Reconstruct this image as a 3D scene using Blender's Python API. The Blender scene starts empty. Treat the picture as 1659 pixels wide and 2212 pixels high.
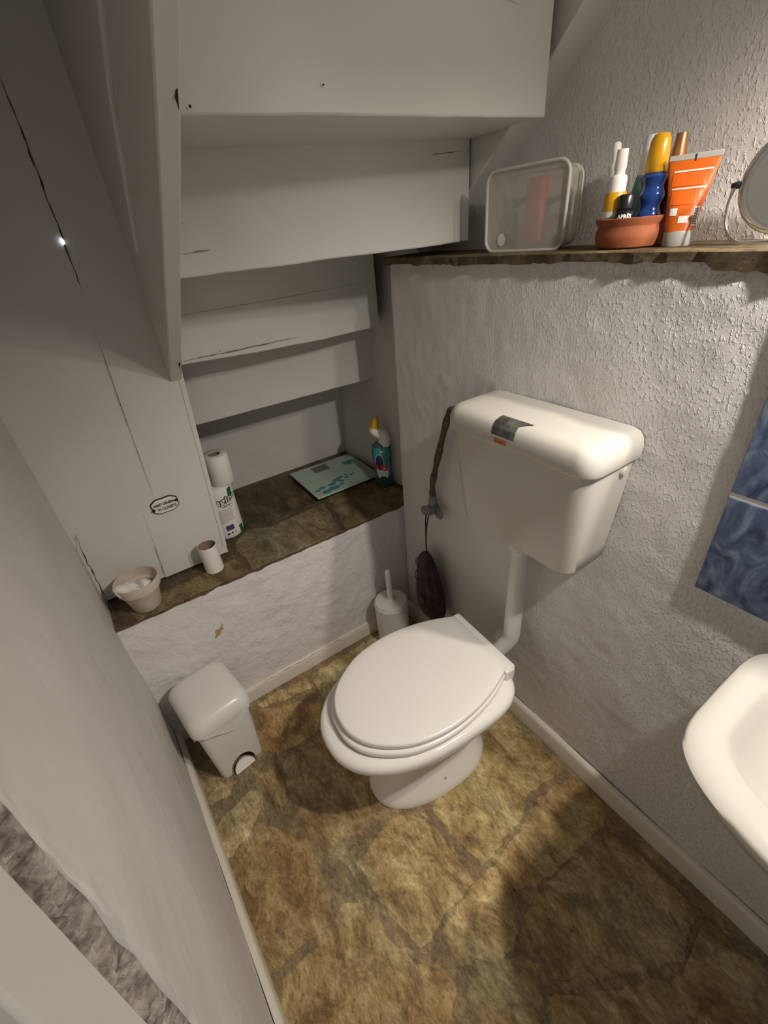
import bpy, bmesh, math, random
from mathutils import Vector, Matrix, noise
random.seed(7)
SC = bpy.context.scene
COL = SC.collection

# ------------------------------------------------------------------ camera
def cam_rot(yaw, pitch, roll):
    cy, sy, cp, sp = math.cos(yaw), math.sin(yaw), math.cos(pitch), math.sin(pitch)
    fw = Vector((sy*cp, cy*cp, -sp)); rt = Vector((cy, -sy, 0)); up = rt.cross(fw)
    c, s = math.cos(roll), math.sin(roll)
    r = c*rt + s*up; u = -s*rt + c*up
    return Matrix((r, u, -fw)).transposed()
cd = bpy.data.cameras.new('camera'); cam = bpy.data.objects.new('camera', cd); COL.objects.link(cam)
cd.sensor_fit = 'HORIZONTAL'; cd.sensor_width = 36; cd.lens = 959.25*36/1659; cd.clip_start = .02
cam.matrix_world = Matrix.Translation((-.80362, -1.20994, 1.45)) @ cam_rot(.542291, .565202, -.10148).to_4x4()
SC.camera = cam

# ------------------------------------------------------------------ world, lamps, exposure
w = bpy.data.worlds.new('world'); SC.world = w; w.use_nodes = True
w.node_tree.nodes['Background'].inputs[0].default_value = (.9, .95, 1, 1)
w.node_tree.nodes['Background'].inputs[1].default_value = .13
def lamp(name, loc, power, col, rad, aim=None, cone=130):
    l = bpy.data.lights.new(name, 'SPOT' if aim else 'POINT'); l.energy = power; l.color = col; l.shadow_soft_size = rad
    o = bpy.data.objects.new(name, l); COL.objects.link(o); o.location = loc
    if aim:                                   # shaded fitting throwing its light down into the room
        l.spot_size = math.radians(cone); l.spot_blend = 1
        o.rotation_euler = Vector(aim).to_track_quat('-Z', 'Y').to_euler()
    return o
lamp('warm_lamp', (.045, -1.33, 1.84), 35, (1, .90, .75), .024, (-.2, .30, -.93), 118)
lamp('pale_lamp', (-.155, -1.36, 1.78), 38, (1, .94, .86), .020, (.12, .38, -.91), 122)
lamp('fill_lamp', (-.09, -1.33, 1.80), 2.2, (1, .92, .80), .025)  # weak all-round fill, added to lift the top riser and ambient light
SC.view_settings.view_transform = 'Standard'; SC.view_settings.look = 'None'
SC.view_settings.exposure = 0.0; SC.view_settings.gamma = 1

# ------------------------------------------------------------------ materials
def new_mat(name):
    m = bpy.data.materials.new(name); m.use_nodes = True
    nt = m.node_tree; return m, nt, nt.nodes['Principled BSDF']
def plain(name, col, rough=.5, metal=0, bump=None, spec=.5, coat=0, alpha=1, trans=0, sheen=0):
    m, nt, p = new_mat(name)
    p.inputs['Base Color'].default_value = (*col, 1); p.inputs['Roughness'].default_value = rough
    p.inputs['Metallic'].default_value = metal; p.inputs['Specular IOR Level'].default_value = spec
    p.inputs['Coat Weight'].default_value = coat; p.inputs['Alpha'].default_value = alpha
    p.inputs['Transmission Weight'].default_value = trans; p.inputs['Sheen Weight'].default_value = sheen
    if bump:
        add_bump(nt, p, bump)
    return m
def add_bump(nt, p, layers):
    """layers: list of (scale, strength, distance, (stretch xyz), detail)"""
    tc = nt.nodes.new('ShaderNodeTexCoord'); prev = None
    for sc, st, di, stretch, det in layers:
        mp = nt.nodes.new('ShaderNodeMapping'); mp.inputs['Scale'].default_value = stretch
        nt.links.new(tc.outputs['Object'], mp.inputs['Vector'])
        n = nt.nodes.new('ShaderNodeTexNoise'); n.inputs['Scale'].default_value = sc; n.inputs['Detail'].default_value = det
        nt.links.new(mp.outputs[0], n.inputs['Vector'])
        b = nt.nodes.new('ShaderNodeBump'); b.inputs['Strength'].default_value = st; b.inputs['Distance'].default_value = di
        nt.links.new(n.outputs['Fac'], b.inputs['Height'])
        if prev: nt.links.new(prev.outputs[0], b.inputs['Normal'])
        prev = b
    nt.links.new(prev.outputs[0], p.inputs['Normal'])
def mottled(name, c1, c2, scale, rough, bump, stretch=(1, 1, 1), lo=.35, hi=.65, spec=.4):
    m = plain(name, c1, rough, bump=bump, spec=spec); nt = m.node_tree; p = nt.nodes['Principled BSDF']
    tc = nt.nodes.new('ShaderNodeTexCoord'); mp = nt.nodes.new('ShaderNodeMapping'); mp.inputs['Scale'].default_value = stretch
    n = nt.nodes.new('ShaderNodeTexNoise'); n.inputs['Scale'].default_value = scale; n.inputs['Detail'].default_value = 5
    r = nt.nodes.new('ShaderNodeValToRGB'); r.color_ramp.elements[0].position = lo; r.color_ramp.elements[1].position = hi
    r.color_ramp.elements[0].color = (*c1, 1); r.color_ramp.elements[1].color = (*c2, 1)
    nt.links.new(tc.outputs['Object'], mp.inputs['Vector']); nt.links.new(mp.outputs[0], n.inputs['Vector'])
    nt.links.new(n.outputs['Fac'], r.inputs[0]); nt.links.new(r.outputs[0], p.inputs['Base Color'])
    return m

M = {}
M['plaster_smooth'] = mottled('smooth_white_plaster', (.63, .605, .58), (.69, .665, .64), 3, .85, [(9, .35, .02, (1, 1, 1), 3), (140, .25, .002, (1, 1, .5), 4)])
M['plaster_lumpy'] = mottled('lumpy_white_plaster', (.74, .71, .70), (.80, .77, .765), 4, .8, [(14, .5, .02, (1, 1, 1), 4), (70, .5, .006, (1, 1, 1), 5), (300, .2, .001, (1, 1, 1), 2)])
def roughcast():
    m = mottled('roughcast_plaster', (.68, .655, .635), (.74, .715, .70), 3, .8, [(8, .3, .02, (1, 1, 1), 2)])
    nt = m.node_tree; p = nt.nodes['Principled BSDF']; prev = p.inputs['Normal'].links[0].from_node
    tc = nt.nodes.new('ShaderNodeTexCoord')
    mp = nt.nodes.new('ShaderNodeMapping'); mp.inputs['Scale'].default_value = (1, 1, .62)
    n = nt.nodes.new('ShaderNodeTexNoise'); n.inputs['Scale'].default_value = 165; n.inputs['Detail'].default_value = 3; n.inputs['Roughness'].default_value = .62
    mask = nt.nodes.new('ShaderNodeTexNoise'); mask.inputs['Scale'].default_value = 3.2; mask.inputs['Detail'].default_value = 3
    # the roughcast grows coarser toward the room, smoother near the corner (a property of the plastering)
    sx = nt.nodes.new('ShaderNodeSeparateXYZ'); mr = nt.nodes.new('ShaderNodeMapRange')
    mr.inputs[1].default_value = -.3; mr.inputs[2].default_value = -.85; mr.inputs[3].default_value = .12; mr.inputs[4].default_value = 1
    geo = nt.nodes.new('ShaderNodeNewGeometry')
    nt.links.new(geo.outputs['Position'], sx.inputs[0]); nt.links.new(sx.outputs['Y'], mr.inputs[0])
    r = nt.nodes.new('ShaderNodeValToRGB'); r.color_ramp.elements[0].position = .50; r.color_ramp.elements[1].position = .78
    nt.links.new(tc.outputs['Object'], mp.inputs[0]); nt.links.new(mp.outputs[0], n.inputs['Vector']); nt.links.new(n.outputs['Fac'], r.inputs[0])
    nt.links.new(tc.outputs['Object'], mask.inputs['Vector'])
    mul = nt.nodes.new('ShaderNodeMath'); mul.operation = 'MULTIPLY'; nt.links.new(mr.outputs[0], mul.inputs[0])
    ms = nt.nodes.new('ShaderNodeMapRange'); ms.inputs[1].default_value = .35; ms.inputs[2].default_value = .6; ms.inputs[3].default_value = .45; ms.inputs[4].default_value = 1
    nt.links.new(mask.outputs['Fac'], ms.inputs[0]); nt.links.new(ms.outputs[0], mul.inputs[1])
    mul2 = nt.nodes.new('ShaderNodeMath'); mul2.operation = 'MULTIPLY'; nt.links.new(mul.outputs[0], mul2.inputs[0]); nt.links.new(r.outputs[0], mul2.inputs[1])
    b = nt.nodes.new('ShaderNodeBump'); b.inputs['Strength'].default_value = .8; b.inputs['Distance'].default_value = .0034
    nt.links.new(mul2.outputs[0], b.inputs['Height']); nt.links.new(prev.outputs[0], b.inputs['Normal']); nt.links.new(b.outputs[0], p.inputs['Normal'])
    return m
M['roughcast'] = roughcast()
M['wood'] = mottled('white_painted_wood', (.63, .625, .585), (.69, .685, .65), 2.5, .34, [(6, .25, .012, (1, 1, 1), 2), (60, .18, .002, (.25, 1, 1), 4)])
M['woodv'] = mottled('white_painted_boards', (.68, .665, .635), (.74, .725, .695), 2.5, .5, [(6, .25, .012, (1, 1, 1), 2), (60, .2, .002, (1, 1, .2), 4)])
M['trim'] = plain('cream_gloss_paint', (.74, .69, .60), .38, bump=[(14, .3, .006, (1, 1, 1), 3)])
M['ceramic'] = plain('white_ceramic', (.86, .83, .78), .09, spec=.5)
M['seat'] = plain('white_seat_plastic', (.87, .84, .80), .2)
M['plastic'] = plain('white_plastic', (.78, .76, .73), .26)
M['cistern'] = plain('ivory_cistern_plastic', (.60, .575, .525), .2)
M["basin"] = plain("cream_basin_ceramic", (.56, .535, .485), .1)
M['pipe'] = plain('white_pipe', (.74, .72, .70), .4, bump=[(60, .25, .003, (1, 1, .3), 3)])
M['dark'] = plain('dark_gap', (.012, .01, .008), .9)
M['black'] = plain('black_plastic', (.012, .013, .016), .3)
M['paper'] = plain('white_paper', (.84, .82, .79), .95, bump=[(220, .3, .001, (1, 1, 1), 3)])
M['card'] = plain('brown_cardboard', (.30, .21, .15), .9)
M['terra_pale'] = mottled('pale_terracotta', (.60, .50, .42), (.70, .62, .54), 12, .85, [(60, .2, .002, (1, 1, 1), 3)])
M['terra'] = mottled('red_terracotta', (.30, .085, .035), (.37, .115, .05), 10, .75, [(90, .2, .002, (1, 1, 1), 3)])
M['film'] = plain('white_film_bag', (.80, .79, .76), .35, alpha=.82, bump=[(40, .6, .006, (1, 1, 1), 3)])
M['chrome'] = plain('chrome', (.78, .77, .75), .12, 1)
M['mirror'] = plain('mirror_glass', (.85, .86, .84), .03, 1)
M['grey_metal'] = mottled('dull_grey_metal', (.14, .145, .14), (.27, .27, .26), 60, .5, [(80, .6, .004, (1, 1, 1), 3)])
M['hose'] = mottled('dark_old_hose', (.045, .032, .022), (.14, .10, .07), 90, .7, [(160, .5, .002, (1, 1, .4), 2)])
M['bagcloth'] = mottled('dark_plum_mesh', (.024, .013, .017), (.075, .042, .048), 22, .8, [(30, .7, .01, (1, 1, .12), 3)])
M['bagpatch'] = plain('rusty_patch', (.11, .04, .022), .8)
M['cord'] = plain('dark_cord', (.03, .018, .014), .8)
M['glassgreen'] = plain('pale_green_glass', (.36, .46, .39), .09, spec=.6)
M['teal'] = plain('teal_print', (.035, .20, .25), .15)
M['lcd'] = plain('grey_display', (.10, .115, .10), .2)
M['bluecap'] = plain('dark_blue_bottle', (.012, .045, .20), .15)
M['yellow'] = plain('yellow_plastic', (.68, .34, .01), .28)
M['whiteplastic2'] = plain('milky_plastic', (.74, .76, .72), .35)
M['clearish'] = plain('cloudy_clear_plastic', (.60, .62, .58), .25, alpha=.75)
M['duckgreen'] = plain('mint_green_label', (.03, .33, .26), .3)
M['ducknavy'] = plain('navy_print', (.02, .035, .13), .3)
M['red'] = plain('red_print', (.55, .03, .03), .4)
M['smoke'] = plain('dark_green_liquid', (.05, .085, .078), .12)
M['orange'] = plain('orange_tube', (.62, .12, .008), .32)
M['orangedark'] = plain('deep_orange_print', (.70, .12, .01), .35)
M['greyp'] = plain('grey_cap', (.42, .41, .38), .4)
M['copper'] = plain('copper_brown', (.36, .16, .07), .35, .5)
M['maroon'] = plain('dark_maroon_bottle', (.06, .012, .012), .25)
M['tealb'] = plain('teal_bottle', (.12, .32, .25), .25)
M['print'] = plain('black_print', (.015, .015, .015), .6)
M['printgrey'] = plain('grey_print', (.16, .15, .15), .6)
M['green'] = plain('green_print', (.01, .16, .02), .5)
M['barcode'] = plain('blue_barcode', (.05, .06, .16), .6)
M['white_print'] = plain('white_print', (.80, .80, .76), .5)
M['enamel'] = plain('white_enamel', (.84, .84, .82), .2)
M['sticker_grey'] = mottled('dark_grey_foil', (.055, .055, .05), (.14, .14, .13), 40, .4, [(50, .6, .004, (1, 1, 1), 3)])
M['sticker_orange'] = plain('faded_orange_sticker', (.72, .26, .10), .6)
M['rust'] = plain('rusty_stain', (.45, .30, .16), .85)
M['pinkstuff'] = plain('pink_sponge', (.70, .10, .13), .8)
M['boxplastic'] = plain('translucent_box_plastic', (.66, .63, .55), .3, alpha=.55)
M['boxrim'] = plain('milky_box_rim', (.72, .70, .64), .3, alpha=.8)
M['grout'] = plain('white_grout', (.66, .67, .68), .7)
M['shaded_rawplaster'] = mottled('shaded_raw_plaster', (.17, .14, .12), (.46, .42, .38), 60, .95, [(150, .8, .004, (1, 1, 1), 4)])  # raw plaster, its colour darkened to carry the shade of the turned-away edge
M['silver'] = plain('silver_ink', (.75, .74, .70), .4)
def glow(name, col, s):
    m, nt, p = new_mat(name); p.inputs['Emission Color'].default_value = (*col, 1); p.inputs['Emission Strength'].default_value = s; return m
M['daylight'] = glow('daylight_through_gap', (.75, .88, 1), 6)

def stone_mat(name, dark=1.0, wet=.45, soft=2.4):
    """slate paving: colour attribute 'tone' picks the stone, streaky noise mottles it"""
    m, nt, p = new_mat(name); N = nt.nodes.new; Lk = nt.links.new
    tc = N('ShaderNodeTexCoord'); at = N('ShaderNodeAttribute'); at.attribute_name = 'tone'
    mp = N('ShaderNodeMapping'); mp.inputs['Rotation'].default_value = (0, 0, .75); mp.inputs['Scale'].default_value = (1, .55, 1)
    Lk(tc.outputs['Object'], mp.inputs[0])
    n1 = N('ShaderNodeTexNoise'); n1.inputs['Scale'].default_value = 20; n1.inputs['Detail'].default_value = 9; n1.inputs['Roughness'].default_value = .72; n1.inputs['Distortion'].default_value = .6
    n2 = N('ShaderNodeTexNoise'); n2.inputs['Scale'].default_value = 120; n2.inputs['Detail'].default_value = 6; n2.inputs['Roughness'].default_value = .8
    n3 = N('ShaderNodeTexNoise'); n3.inputs['Scale'].default_value = 6.5; n3.inputs['Detail'].default_value = 4
    for n in (n1, n2): Lk(mp.outputs[0], n.inputs['Vector'])
    Lk(tc.outputs['Object'], n3.inputs['Vector'])
    def ramp(src, stops):
        r = N('ShaderNodeValToRGB'); e = r.color_ramp.elements
        e[0].position, e[0].color = stops[0][0], (*[c*dark for c in stops[0][1]], 1)
        e[1].position, e[1].color = stops[-1][0], (*[c*dark for c in stops[-1][1]], 1)
        for ps, c in stops[1:-1]:
            q = e.new(ps); q.color = (*[v*dark for v in c], 1)
        Lk(src, r.inputs[0]); return r
    def mix(a, b, f, mode='MIX'):
        x = N('ShaderNodeMix'); x.data_type = 'RGBA'; x.blend_type = mode
        if isinstance(f, float): x.inputs[0].default_value = f
        else: Lk(f, x.inputs[0])
        Lk(a, x.inputs[6]); Lk(b, x.inputs[7]); return x.outputs[2]
    stone = ramp(n1.outputs['Fac'], [(.28, (.10, .07, .035)), (.40, (.20, .145, .075)), (.50, (.32, .25, .14)), (.60, (.42, .35, .21)), (.72, (.62, .56, .41))])
    rust = ramp(n1.outputs['Fac'], [(.3, (.09, .055, .028)), (.48, (.25, .17, .085)), (.72, (.48, .38, .23))])
    green = ramp(n1.outputs['Fac'], [(.3, (.11, .095, .055)), (.5, (.29, .255, .16)), (.72, (.54, .50, .37))])
    n4 = N('ShaderNodeTexNoise'); n4.inputs['Scale'].default_value = 4.3; n4.inputs['Detail'].default_value = 3; Lk(mp.outputs[0], n4.inputs['Vector'])
    f3 = N('ShaderNodeMapRange'); f3.inputs[1].default_value = .46; f3.inputs[2].default_value = .66; Lk(n3.outputs['Fac'], f3.inputs[0])
    f4 = N('ShaderNodeMapRange'); f4.inputs[1].default_value = .50; f4.inputs[2].default_value = .64; Lk(n4.outputs['Fac'], f4.inputs[0])
    c = mix(stone.outputs[0], rust.outputs[0], f3.outputs[0]); c = mix(c, green.outputs[0], f4.outputs[0])
    fine = ramp(n2.outputs['Fac'], [(.32, (.42, .37, .31)), (.47, (.85, .82, .78)), (.60, (1.1, 1.08, 1.04)), (.74, (1.6, 1.58, 1.5))])
    for el in fine.color_ramp.elements: el.color = (*[v/dark for v in el.color[:3]], 1)
    c = mix(c, fine.outputs[0], .9, 'MULTIPLY')
    c = mix(c, at.outputs['Color'], 1.0, 'MULTIPLY')
    mortar = ramp(n2.outputs['Fac'], [(.35, (.075, .055, .033)), (.65, (.20, .15, .095))])
    brk = N('ShaderNodeMath'); brk.operation = 'MULTIPLY_ADD'; Lk(n1.outputs['Fac'], brk.inputs[0]); brk.inputs[1].default_value = soft; brk.inputs[2].default_value = -.4*soft
    am = N('ShaderNodeMath'); am.operation = 'ADD'; am.use_clamp = True; Lk(at.outputs['Alpha'], am.inputs[0]); Lk(brk.outputs[0], am.inputs[1])
    c = mix(mortar.outputs[0], c, am.outputs[0])
    Lk(c, p.inputs['Base Color']); p.inputs['Roughness'].default_value = wet; p.inputs['Specular IOR Level'].default_value = .35
    b1 = N('ShaderNodeBump'); b1.inputs['Strength'].default_value = 1; b1.inputs['Distance'].default_value = .010; Lk(n1.outputs['Fac'], b1.inputs['Height'])
    b2 = N('ShaderNodeBump'); b2.inputs['Strength'].default_value = .7; b2.inputs['Distance'].default_value = .003; Lk(n2.outputs['Fac'], b2.inputs['Height'])
    Lk(b1.outputs[0], b2.inputs['Normal']); Lk(b2.outputs[0], p.inputs['Normal'])
    return m
M['floor'] = stone_mat('crazy_paving', 1.75, .42)
M['ledge'] = stone_mat('ledge_slate', .82, .6, .5)
M['shelf'] = stone_mat('shelf_slate', .62, .6)
def tile_mat():
    m, nt, p = new_mat('blue_marbled_tile'); N = nt.nodes.new; Lk = nt.links.new
    tc = N('ShaderNodeTexCoord'); n = N('ShaderNodeTexNoise'); n.inputs['Scale'].default_value = 26; n.inputs['Detail'].default_value = 5; n.inputs['Distortion'].default_value = 1.6
    mp = N('ShaderNodeMapping'); mp.inputs['Scale'].default_value = (1, 1, .6); Lk(tc.outputs['Object'], mp.inputs[0]); Lk(mp.outputs[0], n.inputs['Vector'])
    r = N('ShaderNodeValToRGB'); e = r.color_ramp.elements; e[0].position = .33; e[0].color = (.03, .045, .10, 1); e[1].position = .7; e[1].color = (.20, .26, .36, 1)
    q = e.new(.5); q.color = (.085, .12, .21, 1)
    Lk(n.outputs['Fac'], r.inputs[0]); Lk(r.outputs[0], p.inputs['Base Color']); p.inputs['Roughness'].default_value = .25
    b = N('ShaderNodeBump'); b.inputs['Strength'].default_value = .3; b.inputs['Distance'].default_value = .004; Lk(n.outputs['Fac'], b.inputs['Height']); Lk(b.outputs[0], p.inputs['Normal'])
    return m
M['tile'] = tile_mat()

# ------------------------------------------------------------------ mesh helpers
class G:
    def __init__(s): s.v = []; s.f = []; s.tone = {}
    def add(s, vs, fs):
        o = len(s.v); s.v += [tuple(p) for p in vs]; s.f += [tuple(i+o for i in f) for f in fs]; return o
    def box(s, a, b):
        x0, y0, z0 = a; x1, y1, z1 = b
        s.hexa([(x0, y0, z0), (x1, y0, z0), (x1, y1, z0), (x0, y1, z0), (x0, y0, z1), (x1, y0, z1), (x1, y1, z1), (x0, y1, z1)]); return s
    def hexa(s, v):
        s.add(v, [(0, 3, 2, 1), (4, 5, 6, 7), (0, 1, 5, 4), (1, 2, 6, 5), (2, 3, 7, 6), (3, 0, 4, 7)]); return s
    def loft(s, rings, cap0=True, cap1=True, closed=True):
        n = len(rings[0]); o = s.add([p for r in rings for p in r], [])
        k = n if closed else n-1
        for i in range(len(rings)-1):
            for j in range(k):
                a = o+i*n+j; b = o+i*n+(j+1) % n
                s.f.append((a, b, b+n, a+n))
        if cap0: s.f.append(tuple(o+j for j in reversed(range(n))))
        if cap1: s.f.append(tuple(o+(len(rings)-1)*n+j for j in range(n)))
        return s
    def lathe(s, prof, n=32, c=(0, 0, 0), cap0=True, cap1=True, sx=1, sy=1):
        s.loft([[(c[0]+r*sx*math.cos(2*math.pi*j/n), c[1]+r*sy*math.sin(2*math.pi*j/n), c[2]+z) for j in range(n)] for r, z in prof], cap0, cap1); return s
    def tube(s, pts, rad, n=12, cap=True):
        pts = [Vector(p) for p in pts]; m = len(pts)
        if not isinstance(rad, (list, tuple)): rad = [rad]*m
        rings = []; t0 = (pts[1]-pts[0]).normalized()
        up = Vector((0, 0, 1)) if abs(t0.z) < .9 else Vector((1, 0, 0))
        nrm = (up - t0*up.dot(t0)).normalized()
        for i, p in enumerate(pts):
            t = (pts[min(i+1, m-1)]-pts[max(i-1, 0)]).normalized()
            nrm = (nrm - t*nrm.dot(t)).normalized(); bn = t.cross(nrm)
            rings.append([tuple(p+(nrm*math.cos(2*math.pi*j/n)+bn*math.sin(2*math.pi*j/n))*rad[i]) for j in range(n)])
        s.loft(rings, cap, cap); return s
    def grid(s, fn, nu, nv):
        s.add([fn(i/nu, j/nv) for j in range(nv+1) for i in range(nu+1)],
              [(j*(nu+1)+i, j*(nu+1)+i+1, (j+1)*(nu+1)+i+1, (j+1)*(nu+1)+i) for j in range(nv) for i in range(nu)]); return s
    def prism(s, poly, z0, z1):
        n = len(poly); s.loft([[(x, y, z0) for x, y in poly], [(x, y, z1) for x, y in poly]]); return s
def spline(pts, k=6):
    pts = [Vector(p) for p in pts]; out = []
    P = [pts[0]*2-pts[1]]+pts+[pts[-1]*2-pts[-2]]
    for i in range(1, len(P)-2):
        for j in range(k):
            t = j/k; a, b, c, d = P[i-1:i+3]
            out.append(.5*((2*b)+(c-a)*t+(2*a-5*b+4*c-d)*t*t+(3*b-a-3*c+d)*t**3))
    out.append(pts[-1]); return out
def build(name, g, mat, parent=None, bevel=0, seg=2, smooth=40, sub=0, origin=None, fixn=True, bang=35):
    """g's coordinates are local to parent (or world when there is none, re-based on origin)"""
    me = bpy.data.meshes.new(name); org = Vector(origin) if origin else Vector((0, 0, 0))
    me.from_pydata([tuple(Vector(p)-org) for p in g.v], [], g.f); me.update()
    if fixn:
        bm = bmesh.new(); bm.from_mesh(me); bmesh.ops.recalc_face_normals(bm, faces=bm.faces); bm.to_mesh(me); bm.free()
    me.materials.append(M[mat] if isinstance(mat, str) else mat)
    if smooth:
        me.shade_smooth(); me.set_sharp_from_angle(angle=math.radians(smooth))
    o = bpy.data.objects.new(name, me); COL.objects.link(o); o.location = org
    if parent: o.parent = parent
    if bevel:
        b = o.modifiers.new('bevel', 'BEVEL'); b.width = bevel; b.segments = seg; b.limit_method = 'ANGLE'; b.angle_limit = math.radians(bang); b.harden_normals = False
    if sub:
        q = o.modifiers.new('sub', 'SUBSURF'); q.levels = sub; q.render_levels = sub
    return o
def thing(name, label, cat, loc=(0, 0, 0), rz=0, group=None, rx=0, ry=0):
    o = bpy.data.objects.new(name, None); COL.objects.link(o); o.empty_display_size = .05
    o.location = loc; o.rotation_euler = (rx, ry, rz); o['label'] = label; o['category'] = cat
    if group: o['group'] = group
    return o
def tag(o, label, cat, group=None):
    o['label'] = label; o['category'] = cat
    if group: o['group'] = group
    return o
def struct(name, g, mat, label=None, cat=None, **k):
    o = build(name, g, mat, **k); o['kind'] = 'structure'
    if label: o['label'] = label
    if cat: o['category'] = cat
    return o
def text_geo(txt, size, extrude=0, sx=1, bold=0):
    cu = bpy.data.curves.new('t', 'FONT'); cu.body = txt; cu.size = size; cu.align_x = 'CENTER'; cu.align_y = 'CENTER'; cu.extrude = extrude; cu.offset = bold
    cu.resolution_u = 3
    ob = bpy.data.objects.new('t', cu); COL.objects.link(ob); dg = bpy.context.evaluated_depsgraph_get(); dg.update()
    me = bpy.data.meshes.new_from_object(ob.evaluated_get(dg))
    g = G(); g.v = [(v.co.x*sx, v.co.y, v.co.z) for v in me.vertices]; g.f = [tuple(p.vertices) for p in me.polygons]
    bpy.data.objects.remove(ob); bpy.data.curves.remove(cu); bpy.data.meshes.remove(me)
    return g
def mapg(g, fn):
    h = G(); h.v = [tuple(fn(*p)) for p in g.v]; h.f = list(g.f); return h
def merge(*gs):
    h = G()
    for g in gs: h.add(g.v, g.f)
    return h
def rect(x0, y0, x1, y1, nx=8):
    g = G(); g.grid(lambda u, v: (x0+(x1-x0)*u, y0+(y1-y0)*v, 0), nx, 2); return g
def disc(cx, cy, rx, ry, n=20, jag=0):
    g = G(); rr = [1+jag*(random.random()-.5) for _ in range(n)]
    g.add([(cx+rx*rr[i]*math.cos(2*math.pi*i/n), cy+ry*rr[i]*math.sin(2*math.pi*i/n), 0) for i in range(n)], [tuple(range(n))]); return g
def wrap(r, a0=0, z0=0, sx=1, sy=1):
    """flat (x,y,0) -> round a cylinder whose front (angle a0) is the label centre"""
    def f(x, y, z):
        a = a0+x/r; return (sx*(r+z+.0004)*math.cos(a), sy*(r+z+.0004)*math.sin(a), z0+y)
    return f
def crack(pts, wd, nrm, off=.0006, seed=1):
    """thin irregular dark slit along a polyline lying on a surface of normal nrm"""
    rnd = random.Random(seed); P = []
    for a, b in zip(pts[:-1], pts[1:]):
        a, b = Vector(a), Vector(b); k = max(2, int((b-a).length/.012))
        for i in range(k): P.append(a.lerp(b, i/k))
    P.append(Vector(pts[-1])); nrm = Vector(nrm).normalized(); V = []; F = []
    for i, p in enumerate(P):
        t = (P[min(i+1, len(P)-1)]-P[max(i-1, 0)]).normalized(); s = t.cross(nrm)
        e = math.sin(math.pi*min(1, max(0, i/(len(P)-1))))**.4
        ww = wd*e*rnd.uniform(.25, 1.1); j = s*rnd.uniform(-.4, .4)*wd
        V += [p+j+s*ww/2+nrm*off, p+j-s*ww/2+nrm*off]
    for i in range(len(P)-1): F.append((2*i, 2*i+1, 2*i+3, 2*i+2))
    g = G(); g.add(V, F); return g
def nz(p, s, seed=0): return noise.noise(Vector(p)*s+Vector((seed, seed*1.7, seed*.3)))

# ------------------------------------------------------------------ room shell
LW = lambda y: -1.006-.035*y
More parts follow.
